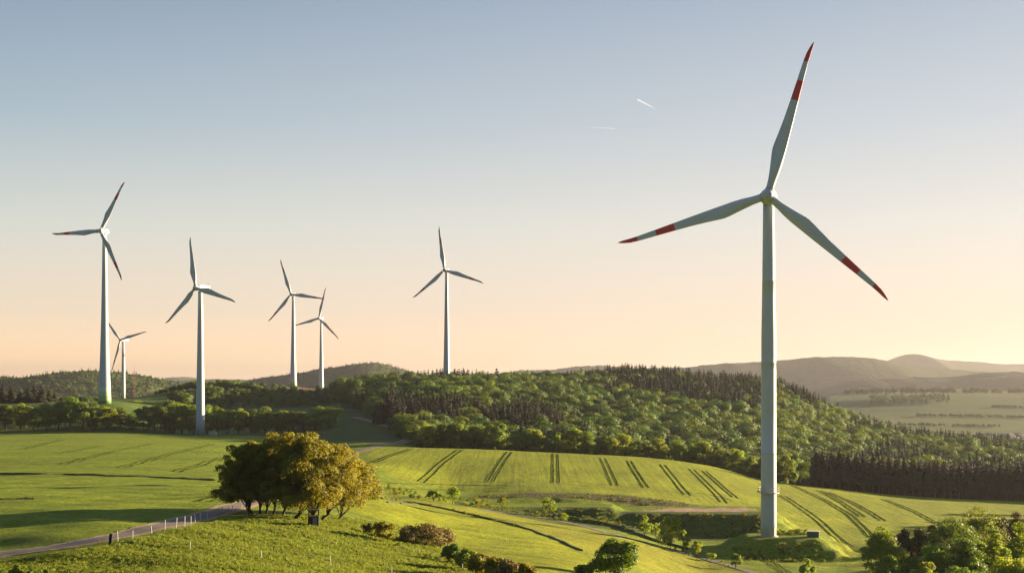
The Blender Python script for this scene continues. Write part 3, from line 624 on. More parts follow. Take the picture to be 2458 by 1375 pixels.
    if extras == 'big':
        # spinner frame pattern, platform with rail, ladder rungs, door
        sp = MB(); yf = -over - 1.55
        for k in range(3):
            a = R(90 - angs[k]) + R(60); c_, s_ = math.sin(a), math.cos(a); sp.tube([(c_ * .3, yf - 0.2, zh + s_ * .3), (c_ * .95, yf + 0.4, zh + s_ * .95)], [.1, .1], 6)
        for k in range(6):
            a0, a1 = k * PI / 3, (k + 1) * PI / 3; sp.tube([(math.cos(a0) * .62, yf - .02, zh + math.sin(a0) * .62), (math.cos(a1) * .62, yf - .02, zh + math.sin(a1) * .62)], [.09, .09], 6)
        sp.build('spinner_frame', [M['grey']], hub)
        hp = Z(Y, 1181) - zb; rr = 1.72
        p = MB(); p.lathe([(hp - 0.12, rr - 0.1), (hp - 0.10, rr + 0.62), (hp + 0.02, rr + 0.62), (hp + 0.04, rr - 0.1)], 40); pl = p.build('platform', [M['steel']], e)
        p = MB()
        for h in (0.55, 1.05):
            pts = [((rr + 0.58) * math.cos(2 * PI * k / 40), (rr + 0.58) * math.sin(2 * PI * k / 40), hp + h) for k in range(41)]; p.tube(pts, [0.035] * 41, 5, cap=False)
        for k in range(16): a = 2 * PI * k / 16; p.tube([((rr + .58) * math.cos(a), (rr + .58) * math.sin(a), hp), ((rr + .58) * math.cos(a), (rr + .58) * math.sin(a), hp + 1.08)], [.03, .03], 5)
        for a in (0.35, PI - 0.1): p.box(((rr + .6) * math.cos(a - R(0)), (rr + .6) * math.sin(a) - .1, hp + .16), (.35, .35, .3))
        p.build('railing', [M['steel']], pl)
        p = MB()
        for k in range(22): p.box((1.34, -1.16, 0.6 + k * 0.42), (0.34, 0.1, 0.05), 0, R(45))
        for dx in (-.12, .12): p.tube([(1.34 + dx, -1.2 + dx, .4), (1.34 + dx, -1.2 + dx, 9.6)], [.03, .03], 5)
        p.build('ladder', [M['grey']], e)
        p = MB(); p.box((1.42, -1.02, 1.25), (0.75, 0.22, 1.9), 0, R(54)); p.build('door', [M['seam']], e)
        p = MB(); p.lathe([(-0.3, 2.1), (0.22, 2.1), (0.25, 1.9)], 40); p.build('foundation', [M['concrete']], e)
    elif not green:
        p = MB(); p.box((0.3, -tower_prof[0][1] - 0.0, 1.3), (0.9, 0.3, 2.1)); p.build('door', [M['grey']], e)
    return e
turbine(TX, TY, 474, 34.55, 13, [74.1, 196.9, 318.3], [(0, 1.72), (0.12, 1.68), (0.5, 1.62), (0.6, 1.60), (0.765, 1.40), (0.8, 1.38), (1.0, 1.22)],
        'tallest white wind turbine with red banded blades and a ring platform low on its tower', bands=BANDS, cmax=3.0, root=0.86, over=3.4, hubr=1.15, extras='big', hk=.88)
turbine(251, 885, 556, 34.2, 15, [61.5, 182, 296], [(0, 4.1), (0.1, 3.55), (0.25, 2.85), (0.5, 2.1), (0.75, 1.6), (1.0, 1.25)],
        'tall wind turbine with flared green based tower on the left, red banded blades', cmax=3.6, root=1.1, over=4.6, hubr=2.4, green=True)
turbine(481, 794, 692, 28.6, 26, [98.3, 223.2, 343.3], [(0, 2.55), (0.3, 2.2), (0.6, 1.75), (1.0, 1.25)],
        'white wind turbine with plain white blades rising from the edge of the left crop field', kind='box', bands=[], cmax=3.6, root=0.85, over=4.2, hubr=1.4)
turbine(704, 1328, 707, 34.5, 17, [109, 227, 351.8], [(0, 3.5), (0.12, 2.9), (0.3, 2.35), (0.6, 1.75), (1.0, 1.2)],
        'wind turbine on the ploughed plateau, nearer of the overlapping pair', cmax=3.6, root=1.1, over=4.6, hubr=2.3, green=True)
turbine(771, 1600, 764, 35.3, 26, [75.4, 193, 318.3], [(0, 3.3), (0.12, 2.8), (0.3, 2.3), (0.6, 1.75), (1.0, 1.2)],
        'smaller wind turbine right of the overlapping pair, its blade crossing its neighbour', cmax=3.6, root=1.1, over=4.6, hubr=2.3)
turbine(1072, 1138, 649, 34.8, 18, [98.3, 219, 341.6], [(0, 3.2), (0.12, 2.75), (0.3, 2.25), (0.6, 1.75), (1.0, 1.2)],
        'wind turbine standing behind the dark firs in the middle of the picture', cmax=3.6, root=1.1, over=4.6, hubr=2.3)
turbine(296, 1490, 816, 35.8, 26, [13.5, 132, 250], [(0, 2.1), (0.5, 1.8), (1.0, 1.3)],
        'small distant wind turbine close behind the green based tower', kind='box', cmax=3.2, root=0.9, over=4.6, hubr=1.6)

# ------------------------------------------------------------------ tree prototypes
HED = [tree_pair(100 + i, 14, 5.0, 0.1, 18, 5200, 0.45, 'leaf', 0.22, 5, squash=.9, clr=.36) for i in range(6)]
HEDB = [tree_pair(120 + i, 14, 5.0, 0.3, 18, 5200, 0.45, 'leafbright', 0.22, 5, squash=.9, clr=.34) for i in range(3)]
FB = [joined(tree_pair(200 + i, 12.5, 5.4, 2.0, 10 + i, 4000, 0.48, 'leafforest', 0.2, 2, clr=.50, rough=.3), 'broadleaf_tree') for i in range(7)]
FBB = [joined(tree_pair(220 + i, 12.5, 5.4, 2.0, 10 + i, 4000, 0.48, 'leafsun', 0.2, 2, clr=.50, rough=.3), 'broadleaf_tree') for i in range(4)]
FS = [joined(spruce_pair(300 + i, 16, 3.0 + .25 * i, 'needle', 18, 14), 'spruce') for i in range(4)]
FSB = [joined(spruce_pair(320 + i, 16, 2.9 + .2 * i, 'needlebrown', 18, 14), 'spruce') for i in range(3)]
FSW = [joined(spruce_pair(360 + i, 16, 2.9 + .2 * i, 'needlebrown', 16, 14, 4.8), 'spruce') for i in range(3)]
for m_ in FSW: m_.materials[0] = M['palebark']
FP = [spruce_pair(340 + i, 13, 4.2, 'needlebrown', 12, 15, 1.0) for i in range(3)]

def ordinal(n): return ['first', 'second', 'third', 'fourth', 'fifth', 'sixth', 'seventh', 'eighth', 'ninth', 'tenth', 'eleventh', 'twelfth', 'thirteenth', 'fourteenth', 'fifteenth', 'sixteenth', 'seventeenth', 'eighteenth', 'nineteenth', 'twentieth', 'twenty-first', 'twenty-second', 'twenty-third', 'twenty-fourth', 'twenty-fifth', 'twenty-sixth', 'twenty-seventh', 'twenty-eighth', 'twenty-ninth', 'thirtieth', 'thirty-first', 'thirty-second', 'thirty-third', 'thirty-fourth', 'thirty-fifth', 'thirty-sixth'][n]
def hedge_tree(px, top, wpx, Y, pairs, pH, pR, label, group, i, name='tree'):
    x, _ = W(px, Y); z = gxy(x, Y); H = Z(Y, top) - z; wm = wpx / F * Y / 2
    e = place_pair(name, pairs[i % len(pairs)], (x, Y, z - 0.2), wm / pR, rnd.uniform(0, 6.28), label, 'tree', group, max(H, 3) / pH)
    return e
LEFT = [(-20,962,50,0),(14,964,48,0),(50,960,46,1),(82,979,38,0),(112,970,42,0),(140,962,34,0),(168,951,56,0),(200,957,46,0),(228,968,40,0),(258,973,40,1),(290,982,40,0),(318,994,34,0),(345,976,42,0),(370,966,42,0),(398,958,46,0),(436,961,56,1),(466,975,40,0),(498,970,38,0),(522,976,44,0),(548,978,36,0),(573,973,42,1),(604,981,42,0),(636,978,44,0),(664,990,34,0),(693,983,54,1),(728,984,40,0),(757,975,48,0),(792,975,58,1)]
for i, (px, top, wp, b) in enumerate(LEFT):
    col = 'bright yellow green' if b else 'dark green'
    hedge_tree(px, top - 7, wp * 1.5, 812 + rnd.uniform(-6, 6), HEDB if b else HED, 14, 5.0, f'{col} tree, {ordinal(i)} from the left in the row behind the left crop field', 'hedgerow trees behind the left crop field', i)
for i in range(26):
    px = -30 + i * 32 + rnd.uniform(-8, 8); top = np.interp(px, [p[0] for p in LEFT], [p[1] for p in LEFT]) + rnd.uniform(8, 24)
    hedge_tree(px, top, 48, 824 + rnd.uniform(-3, 5), HED, 14, 5.0, 'tree half hidden in the second line of the left hedgerow', 'second line of the left hedgerow', i)
RIGHT = [(1012,1018,42,0),(1026,1007,40,1),(1058,1014,42,0),(1080,1009,40,0),(1106,1003,56,2),(1140,1006,46,0),(1175,1010,46,0),(1203,1008,44,0),(1236,1036,40,0),(1262,1022,42,0),(1286,1018,44,1),(1318,1030,36,0),(1345,1022,46,1),(1378,1015,52,1),(1412,1030,44,0),(1434,1036,40,1),(1470,1038,46,1),(1500,1032,48,1),(1528,1050,36,0),(1552,1054,40,0),(1580,1046,46,1),(1622,1048,54,0),(1664,1058,40,0),(1692,1050,52,1),(1720,1062,42,2),(1748,1078,40,0),(1772,1068,46,1),(1806,1086,40,0),(1836,1084,42,0),(1862,1090,36,0),(1886,1082,42,0),(1906,1078,40,0)]
for i, (px, top, wp, b) in enumerate(RIGHT):
    col = {0: 'dark green', 1: 'sunlit yellow green', 2: 'pale grey green'}[b]
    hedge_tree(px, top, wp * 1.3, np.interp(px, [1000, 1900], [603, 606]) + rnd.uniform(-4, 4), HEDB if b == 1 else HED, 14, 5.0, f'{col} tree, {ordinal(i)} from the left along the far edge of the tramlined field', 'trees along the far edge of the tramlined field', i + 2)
for i in range(34):
    px = 1015 + i * 26.5 + rnd.uniform(-8, 8); top = np.interp(px, [p[0] for p in RIGHT], [p[1] for p in RIGHT]) + rnd.uniform(8, 22)
    hedge_tree(px, top, 46, 614 + rnd.uniform(-3, 6), HED, 14, 5.0, 'tree half hidden in the second line beyond the tramlined field', 'second line of trees beyond the tramlined field', i)

# ------------------------------------------------------------------ the wood: nearest trees as individuals, the rest as one mass each
broad = []; con = []
rs = np.random.RandomState(5)
def nz(x, y, s, o=0): return math.sin(x * s + 1.7 * math.sin(y * s * .8 + o) + o) * math.sin(y * s * 1.1 - 1.3 * math.sin(x * s * .7) + 2 * o)
Yc = 632.0
while Yc < 1235:
    sp = 9.6
    px = 790.0
    while px < 2560:
        stepx = sp / Yc * F; px += stepx * rs.uniform(.85, 1.15); Yj = Yc + rs.uniform(-2.5, 2.5); X_ = W(px, Yj)[0]
        # outline of the wood in plan
        if px < 1000 and Yj < np.interp(px, [790, 830, 880, 905, 950, 1000], [1090, 985, 870, 790, 745, 640]): continue
        if px > 1925 and px < 1985 and Yj < 735: continue
        if px > 1940 and Yj < 625: continue
        z = gxy(X_, Yj); py = HOR - z / Yj * F
        kind = 'b'
        if 905 < px < 1115 and 735 < Yj < 800 + .25 * (px - 905): kind = 'cb'
        elif 925 < px < 960 and Yj < 900: kind = 'cb'
        elif 1145 < px < 1345 and 728 < Yj < 800: kind = 'cb'
        elif 1455 < px < 1835 and 1010 + 60 * nz(px, 0, .012) < Yj: kind = 'c'
        elif 1330 < px < 1460 and Yj > 1130 and rs.rand() < .35: kind = 'c'
        elif 1830 < px < 1960 and Yj > 1110: kind = 'c'
        elif 1010 < px < 1130 and 1085 < Yj < 1130: kind = 'c'
        elif 1130 < px < 1230 and 1100 < Yj < 1130 and rs.rand() < .25: kind = 'c'
        elif 850 < px < 1010 and Yj > 1150 and rs.rand() < .4: kind = 'c'
        elif 1240 < px < 1960 and Yj < 900 and nz(X_, Yj, .028, 1) > .38: kind = 'cb'
        elif px > 1985 and Yj < 660: kind = 'cb'
        elif px > 2030 and Yj > 760 and nz(X_, Yj, .04, 3) > .4: kind = 'c'
        elif rs.rand() < .015: kind = 'c'
        if kind == 'c' and rs.rand() < .18: kind = 'b'
        s = rs.choice([.8, 1.0, 1.15, 1.3, 1.6]) * rs.uniform(.9, 1.1) if kind == 'b' else rs.uniform(.85, 1.1)
        if px < 1000 and kind == 'b' and Yj < 1000: s *= 0.8
        if kind != 'b':
            for q_ in range(4 if (kind == 'cb' and px < 1350) else 2): con.append((X_ + rs.uniform(-4, 4), Yj + rs.uniform(-4, 4), z, s * rs.uniform(.6, 1.05), rs.uniform(0, 6.28), kind, px))
        (broad if kind == 'b' else con).append((X_, Yj, z, s, rs.uniform(0, 6.28), kind, px))
    Yc += 7.4 if Yc < 700 else 8.6
# spruce wall right of the turbine
for Yw in np.arange(562, 612, 3.6):
    for px in np.arange(1958 + (Yw - 562) * .2, 2900, 3.3 / 585 * F):
        p_ = px + rs.uniform(-4, 4); X_ = W(p_, Yw)[0]; con.append((X_, Yw + rs.uniform(-1, 1), gxy(X_, Yw), rs.uniform(.9, 1.06) * np.interp(p_, [1958, 2050, 2300, 2440], [1.0, 1.0, .93, 1.0]), rs.uniform(0, 6.28), 'cw' if Yw < 568 else 'cb', p_))
for Yw in (1145, 1152, 1160, 1170):      # shrubs and small trees of the bushy slope left of the wood
    for px in np.arange(380, 640, 16):
        p_ = px + rs.uniform(-6, 6); X_ = W(p_, Yw)[0]; hh = np.interp(p_, [380, 440, 520, 600, 640], [.35, .6, .8, .95, .6]); broad.append((X_, Yw, gxy(X_, Yw), hh * rs.uniform(.8, 1.1), rs.uniform(0, 6.28), 'b', p_))
def slope_shrub(n, x0, x1, y0, y1, s0, s1):
    for _ in range(n):
        p_ = rs.uniform(x0, x1); Yw = rs.uniform(y0, y1); X_ = W(p_, Yw)[0]; broad.append((X_, Yw, gxy(X_, Yw), rs.uniform(s0, s1), rs.uniform(0, 6.28), 'b', p_))
slope_shrub(430, 480, 830, 990, 1236, .26, .6); slope_shrub(40, 400, 560, 960, 1100, .25, .5); slope_shrub(24, 410, 450, 985, 1010, .7, .95)
slope_shrub(22, 120, 250, 930, 990, .25, .4); slope_shrub(14, 780, 860, 1040, 1090, .4, .7)
def hspread(L_): return sorted(L_, key=lambda t: t[1])
def zone_label(px, Y, kind):
    if kind == 'b':
        if px < 820: return 'broadleaf shrub on the shaded slope below the plateau turbines', 'shrubs below the plateau turbines'
        if px < 1250: return 'broadleaf tree at the left end of the wooded hill', 'broadleaf trees on the left of the wood'
        if px < 1830: return 'broadleaf tree low on the wooded hill behind the tramlined field', 'broadleaf trees low on the wooded hill'
        return 'broadleaf tree on the wooded slope right of the tall tower', 'broadleaf trees right of the tall tower'
    if px > 1940: return 'dark spruce in the straight edged plantation right of the tall tower', 'spruces of the right plantation'
    if px < 1120: return 'brownish spruce in the block beside the lane bend', 'spruces beside the lane bend'
    return 'dark spruce among the broadleaf trees of the central wood', 'spruces of the central wood'
for _ in range(120):
    p_ = rs.uniform(2540, 3300); Yw = rs.uniform(270, 470); X_ = W(p_, Yw)[0]; broad.append((X_, Yw + 5000, gxy(X_, Yw), rs.uniform(.9, 1.25), rs.uniform(0, 6.28), 'b', p_))
broad = hspread(broad); con = hspread(con)
NI = 290
fb = broad[:250]; cb = con[:NI]
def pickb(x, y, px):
    pr = .75 if 830 < px < 1200 else .5 if 1870 < px < 2200 else .14  # left end and right slope get more of the sun-toned leaves
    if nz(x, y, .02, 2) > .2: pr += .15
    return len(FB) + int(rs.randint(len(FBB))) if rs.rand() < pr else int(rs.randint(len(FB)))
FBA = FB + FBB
for L_, isb in ((fb, 1), (cb, 0)):
    for k, (x, y, z, s, rz, kind, px) in enumerate(L_):
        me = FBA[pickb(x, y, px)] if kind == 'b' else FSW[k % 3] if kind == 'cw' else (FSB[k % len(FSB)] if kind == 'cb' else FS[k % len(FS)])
        o = link(bpy.data.objects.new('broadleaf_tree' if kind == 'b' else 'spruce', me)); o.location = (x, y, z - 0.3); o.scale = (s * rnd.uniform(.9, 1.1), s, min(s, .8 + .28 * s) * (.85 if kind == 'b' else 1)); o.rotation_euler = (0, 0, rz)
        lb, gp = zone_label(px, y, kind[0]); tag(o, lb, 'tree', gp)
def stuff(name, protos, pts, label):
    """one object: points with a geometry-nodes instancer (index, turn, scale per point)"""
    col = bpy.data.collections.new(name + '_kinds')
    for i, me in enumerate(protos):
        po = bpy.data.objects.new(f'{me.name}_kind_{i:02d}', me); col.objects.link(po)
    me = bpy.data.meshes.new(name); P = np.array([(p[0], p[1], p[2]) for p in pts], dtype=np.float32)
    me.vertices.add(len(P)); me.vertices.foreach_set('co', P.ravel())
    for nm, arr, ty in (('turn', [p[4] for p in pts], 'FLOAT'), ('size', [p[3] for p in pts], 'FLOAT'), ('pick', [p[5] for p in pts], 'INT')):
        a = me.attributes.new(nm, ty, 'POINT'); a.data.foreach_set('value', np.array(arr, dtype=np.float32 if ty == 'FLOAT' else np.int32))
    o = link(bpy.data.objects.new(name, me)); tag(o, label, None, None, 'stuff')
    g = bpy.data.node_groups.new(name, 'GeometryNodeTree'); g.interface.new_socket('Geometry', in_out='INPUT', socket_type='NodeSocketGeometry'); g.interface.new_socket('Geometry', in_out='OUTPUT', socket_type='NodeSocketGeometry')
    N = g.nodes; L = g.links; gi = N.new('NodeGroupInput'); go = N.new('NodeGroupOutput'); ip = N.new('GeometryNodeInstanceOnPoints'); ci = N.new('GeometryNodeCollectionInfo')
    ci.inputs['Collection'].default_value = col; ci.inputs['Separate Children'].default_value = True; ci.inputs['Reset Children'].default_value = True
    def attr(nm, ty):
        n = N.new('GeometryNodeInputNamedAttribute'); n.data_type = ty; n.inputs['Name'].default_value = nm; return n.outputs['Attribute']
    L.new(gi.outputs[0], ip.inputs['Points']); L.new(ci.outputs[0], ip.inputs['Instance']); ip.inputs['Pick Instance'].default_value = True
    L.new(attr('pick', 'INT'), ip.inputs['Instance Index']); cx = N.new('ShaderNodeCombineXYZ'); L.new(attr('turn', 'FLOAT'), cx.inputs['Z']); L.new(cx.outputs[0], ip.inputs['Rotation'])
    L.new(attr('size', 'FLOAT'), ip.inputs['Scale']); L.new(ip.outputs[0], go.inputs[0])
    md = o.modifiers.new('scatter', 'NODES'); md.node_group = g; return o
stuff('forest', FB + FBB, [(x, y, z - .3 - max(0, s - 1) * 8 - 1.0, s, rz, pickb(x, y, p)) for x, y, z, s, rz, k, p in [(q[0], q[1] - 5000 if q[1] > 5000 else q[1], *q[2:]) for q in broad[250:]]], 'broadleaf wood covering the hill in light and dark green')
stuff('spruce_forest', FS + FSB, [(x, y, z - .3, s, rz, int(rs.randint(len(FS))) if k == 'c' else len(FS) + int(rs.randint(len(FSB)))) for x, y, z, s, rz, k, p in con[NI:]], 'dark spruces filling the wood and its crest')
# pines at the left edge
PINES = [(-24,925,46),(6,921,42),(28,926,40),(48,930,34),(68,922,42),(82,921,38),(100,923,42),(118,932,34),(131,940,26)]
for i, (px, top, wp) in enumerate(PINES):
    hedge_tree(px, top, wp, 915 + 4 * (i % 3), FP, 13, 4.2, f'dark brownish pine, {ordinal(i)} from the left above the hedgerow at the left edge', 'pines above the left hedgerow', i, 'pine_tree')
# tall firs on the crest, nearest skyline
for i, (px, top) in enumerate([(1022,897),(1038,887),(1048,884),(1060,890),(1080,892),(1090,884),(1103,896),(1116,899),(1132,902),(1148,903),(1166,898),(1192,882),(1202,894)]):
    x, _ = W(px, 1090); z = gxy(x, 1090); H = Z(1090, top) - z; o = link(bpy.data.objects.new('fir_tree', FS[i % 4])); o.location = (x, 1090 + (i % 3) * 3, z - .3); o.scale = (1.75, 1.75, H / 16)
    tag(o, f'dark fir on the skyline, {ordinal(i)} from the left in the group by the middle turbine', 'tree', 'skyline firs by the middle turbine')
# distant tree lines across the valley and along the ridges
dist = []
def line_trees(pix, Y, n, s0, s1, jy=10):
    for _ in range(n):
        t = rs.uniform(0, len(pix) - 1.001); i = int(t); a, b = pix[i], pix[i + 1]; px = a[0] + (b[0] - a[0]) * (t - i); py = a[1] + (b[1] - a[1]) * (t - i)
        Yj = Y + rs.uniform(-jy, jy); X_, _ = W(px, Yj); dist.append((X_, Yj, gxy(X_, Yj) - .3, rs.uniform(s0, s1), rs.uniform(0, 6.28), int(rs.randint(len(FB)))))
line_trees([(2020, 951), (2150, 949), (2300, 951), (2460, 955), (2600, 960)], 3215, 210, .7, 1.25, 14)
line_trees([(2090, 972), (2160, 980), (2280, 986)], 2840, 170, .6, 1.0, 90)
line_trees([(2200, 1010), (2330, 1004), (2500, 1000)], 2480, 150, .25, .5, 4)
line_trees([(2120, 1022), (2240, 1030), (2400, 1026)], 2250, 110, .25, .5, 4)
line_trees([(2380, 962), (2440, 985), (2520, 1010)], 2700, 90, .25, .5, 4)
stuff('tree_belt', FB, dist, 'distant belt of trees along the crest across the valley')

def hill_trees(k, n, seed, s0, s1, name, label, con_share=.3):
    Xg, Yg, Zg, h_ = RIDGES[k]; r_ = np.random.RandomState(seed); out = []; ny_, nx_ = Xg.shape
    while len(out) < n:
        a = r_.uniform(ny_ * .12, ny_ * .56); b = r_.uniform(2, nx_ - 3); i, j = int(a), int(b); x, y, z = Xg[i, j] + (Xg[i, j+1] - Xg[i, j]) * (b - j), Yg[i, j] + (Yg[i+1, j] - Yg[i, j]) * (a - i), Zg[i, j] + (Zg[i+1, j] - Zg[i, j]) * (a - i)
        if z < -75: continue
        if nz(x, y, .006, seed) > .55 and i < ny_ * .42: continue
        out.append((x, y, z - 11 - .004 * (y - 2400), r_.uniform(s0, s1), r_.uniform(0, 6.28), int(r_.randint(len(FB))) if r_.rand() > con_share else len(FB) + int(r_.randint(len(FS)))))
    stuff(name, FB + FS, out, label)
hill_trees(0, 5200, 31, .8, 1.3, 'hill_wood', 'wood covering the hill behind the left turbines')
hill_trees(1, 4200, 32, .8, 1.4, 'hill_wood', 'wood covering the rounded hill behind the middle turbines')
hill_trees(7, 4200, 33, .9, 1.5, 'hill_wood', 'wood on the low dark ridge above the valley')
# ------------------------------------------------------------------ the tree clump on the near hill
CL = [(607,1232,16,0.29,-1.1,4.2,10.6,'l'),(625,1234,22,0.22,-.2,3.6,11.0,'l'),(640,1236,30,0.22,.1,3.8,11.6,'m'),(657,1236,42,0.22,.3,4.0,12.2,'m'),(678,1238,40,0.25,.9,4.4,12.3,'m'),(707,1246,62,0.32,1.6,4.8,12.6,'r'),(752,1252,92,0.30,-.4,5.0,12.6,'r'),(771,1248,70,0.28,2.2,5.2,11.4,'r')]
CLAB = ['outermost left tree of the clump on the near hill with the darkest crown','second trunk from the left in the near clump','third trunk from the left in the near clump','fourth trunk from the left in the near clump','fifth trunk from the left in the near clump, leaning slightly','strongly leaning trunk in the middle right of the near clump','tree rising behind the black hut in the near clump','rightmost tree of the near clump with wide golden crown hanging low']
for i, (px, py, dpx, tr_, lean, Rr, H, c) in enumerate(CL):
    p = at(px, py, 150)
    tm, cm = tree_pair(500 + i, H, Rr, {'l': .7, 'm': 1.2, 'r': .9}[c], 84, 20000, 0.21, 'leafhero', tr_ * .75, 12, (lean, rnd.uniform(-.8, .8)), 1.1, .20, ({0: -1.1, 1: -.6}.get(i, lean * .9), rnd.uniform(-1.5, 1.5)), 1.0, .24)
    place_pair('tree', (tm, cm), p, 1, 0, CLAB[i], 'tree', 'tree clump on the near hill')
# low spreading right side
p = at(812, 1246, 150); tm, cm = tree_pair(530, 9.0, 5.2, 0.5, 50, 13000, 0.23, 'leafhero', .16, 10, (1.0, 0), 1.0, .25, (1.9, 0.5)); place_pair('tree', (tm, cm), p, 1, 0, 'low golden tree spreading down to the grass at the right of the near clump', 'tree', 'tree clump on the near hill')
p = at(598, 1236, 150); tm, cm = tree_pair(531, 8.0, 3.6, 1.2, 40, 9000, 0.23, 'leafhero', .12, 8, (-.8, 0), 1.0, .27, (-1.0, 0.5)); place_pair('tree', (tm, cm), p, 1, 0, 'small dark green tree drooping at the left end of the near clump', 'tree', 'tree clump on the near hill')

# ------------------------------------------------------------------ single shrubs and near trees
def shrub(name, px, base, top, wpx, y0, leafmat, label, cat='shrub', group=None, seed=0, z0f=0.06, nleaf=2600, leaf=0.3, lean=0, trad=0.08, ncl=18, dark=0, Y=None, clr=.34):
    if Y is None: p = at(px, base, y0)
    else: x, _ = W(px, Y); p = Vector((x, Y, gxy(x, Y)))
    H = Z(p.y, top) - p.z; Rr = wpx / F * p.y / 2
    tm, cm = tree_pair(seed, H, Rr, H * z0f, ncl, nleaf, leaf, leafmat, max(trad, H * 0.012), 7, (lean, 0), 1.0, clr)
    return place_pair(name, (tm, cm), p, 1, rnd.uniform(0, 6), label, cat, group)
shrub('young_tree', 1547, 1291, 1233, 42, 200, 'leafbright', 'slim pale young tree beside the bigger bright tree below the gravel pad', 'tree', None, 601, .12, 1500, .3)
shrub('young_tree', 1609, 1316, 1234, 84, 200, 'leafbright', 'largest bright yellow green tree on the path below the gravel pad', 'tree', None, 602, .08, 3600, .32, ncl=24)
shrub('shrub', 1641, 1322, 1268, 36, 200, 'leafbright', 'leafy shrub leaning on the right side of the largest bright tree', 'shrub', None, 603, .03, 1300, .28)
shrub('shrub', 1673, 1333, 1290, 38, 200, 'leafbright', 'open yellow green shrub next right of the largest bright tree', 'shrub', None, 604, .05, 900, .28, clr=.26)
shrub('shrub', 1707, 1345, 1320, 26, 200, 'leafbright', 'small thin shrub between the open shrub and the round dark one by the path', 'shrub', None, 605, .03, 500, .25)
shrub('shrub', 1766, 1363, 1326, 38, 200, 'leaf', 'round green shrub by the path left of the tall tower foot', 'shrub', None, 606, .04, 1500, .26)
shrub('shrub', 1575, 1292, 1248, 30, 200, 'leafbright', 'faint shrub between the slim pale tree and the largest bright tree', 'shrub', None, 616, .04, 800, .26)
shrub('shrub', 1938, 1395, 1338, 54, 150, 'leafbright', 'feathery bright shrub at the bottom edge below the tall tower', 'shrub', None, 607, .03, 2200, .28, clr=.26)
shrub('young_tree', 1086, 1209, 1163, 42, 200, 'leafbright', 'bigger of two young trees left of the dry bank, vase shaped', 'tree', None, 608, .10, 1400, .3)
shrub('young_tree', 1041, 1203, 1174, 40, 200, 'leafbright', 'smaller of two young trees left of the dry bank', 'tree', None, 609, .10, 800, .3)
shrub('young_tree', 1205, 1224, 1192, 36, 200, 'leafbright', 'thin yellow young tree at the foot of the dry bank', 'tree', None, 610, .2, 520, .28, clr=.26)
shrub('young_tree', 1319, 1240, 1190, 46, 200, 'leafbright', 'yellowish young tree standing alone in front of the grassy terrace', 'tree', None, 611, .15, 1000, .3, clr=.28)
shrub('shrub', 1353, 1250, 1231, 26, 200, 'leafbright', 'tiny round bright shrub right of the lone yellowish young tree', 'shrub', None, 612, .03, 500, .25)
shrub('round_tree', 1478, 1420, 1290, 160, 120, 'leaf', 'large round dark green tree cut by the bottom edge', 'tree', None, 613, .03, 9000, .26, ncl=46, Y=172, clr=.24)
shrub('bush', 1405, 1400, 1355, 50, 120, 'leaf', 'low bush at the left foot of the large round tree', 'shrub', None, 614, .03, 1500, .24, Y=170)
shrub('bush', 922, 1300, 1250, 66, 130, 'leafhero', 'tangled bush under the right end of the tree clump', 'shrub', None, 620, .02, 3200, .22)
shrub('bush', 885, 1280, 1255, 44, 130, 'leafhero', 'low tangle left of the tangled bush under the clump', 'shrub', None, 621, .02, 1400, .2)
for i, (px, base, top, wp) in enumerate([(986,1304,1264,70),(1022,1309,1259,92),(1058,1314,1270,74)]):
    shrub('bush', px, base, top, wp, 130, 'brownbush', ['left end of the long brown bush on the near slope', 'highest middle part of the long brown bush on the near slope', 'right sloping end of the long brown bush on the near slope'][i], 'shrub', 'brown bushes on the near slope', 630 + i, .01, 5200, .2, ncl=26, clr=.42)
HB = [(1088,1350,1306,56,'leaf'),(1120,1366,1318,64,'leaf'),(1154,1378,1326,70,'leafhero'),(1188,1392,1334,76,'leafhero'),(1224,1404,1338,78,'brownbush'),(1262,1410,1350,60,'leafhero')]
for i, (px, base, top, wp, mt_) in enumerate(HB):
    shrub('bush', px, base, top, wp, 125, mt_, ordinal(i) + ' bush from the left in the low hedge running off the bottom edge', 'shrub', 'low hedge at the bottom edge', 640 + i, .01, 4200, .22, ncl=24, clr=.4)
for i, (px, top, wp) in enumerate([(-6,1346,44),(38,1345,52),(76,1352,44),(110,1362,34)]):
    shrub('bush', px, 1400, top, wp, 100, 'leaf', ordinal(i) + ' dark bush from the left in the bottom left corner', 'shrub', 'dark bushes in the bottom left corner', 660 + i, .02, 2200, .17, Y=112, ncl=22, clr=.26)
# trees in the bottom right corner
NR = [(2118,1262,96,'leaf',232,'light green broadleaf tree at the left end of the near right wood'),(2172,1256,50,'S',240,'dark brown conifer just right of the leftmost near right tree'),(2205,1254,52,'S',244,'second dark brown conifer in the near right wood'),(2240,1258,48,'S',250,'shortest brown conifer in the near right wood'),(2292,1230,110,'leaf',236,'rounded green tree behind the near right wood, left of centre'),(2350,1216,120,'leaf',246,'broad green tree at the back of the near right wood'),(2400,1226,60,'S',255,'dark conifer at the back right of the near right wood'),(2440,1212,62,'S',258,'tallest dark conifer at the right edge'),(2380,1246,74,'leafbright',205,'bright yellow green tree standing forward in the near right wood'),(2448,1240,84,'leafbright',212,'bright tree cut by the right edge'),(2250,1300,96,'leaf',205,'green tree low in front of the brown conifers'),(2320,1290,90,'leaf',200,'dark green tree between the front trees of the near right wood'),(2195,1325,80,'leaf',196,'low green tree at the front left of the near right wood'),(2225,1340,70,'leafbright',185,'lowest bright tree at the bottom edge of the near right wood'),(2310,1345,100,'leaf',182,'low broad tree at the bottom edge under the near right wood'),(2430,1330,110,'leafbright',180,'low bright tree in the bottom right corner'),(2500,1225,110,'leaf',230,'tree mostly beyond the right edge'),(2135,1330,60,'leaf',215,'small tree at the lower left foot of the near right wood')]
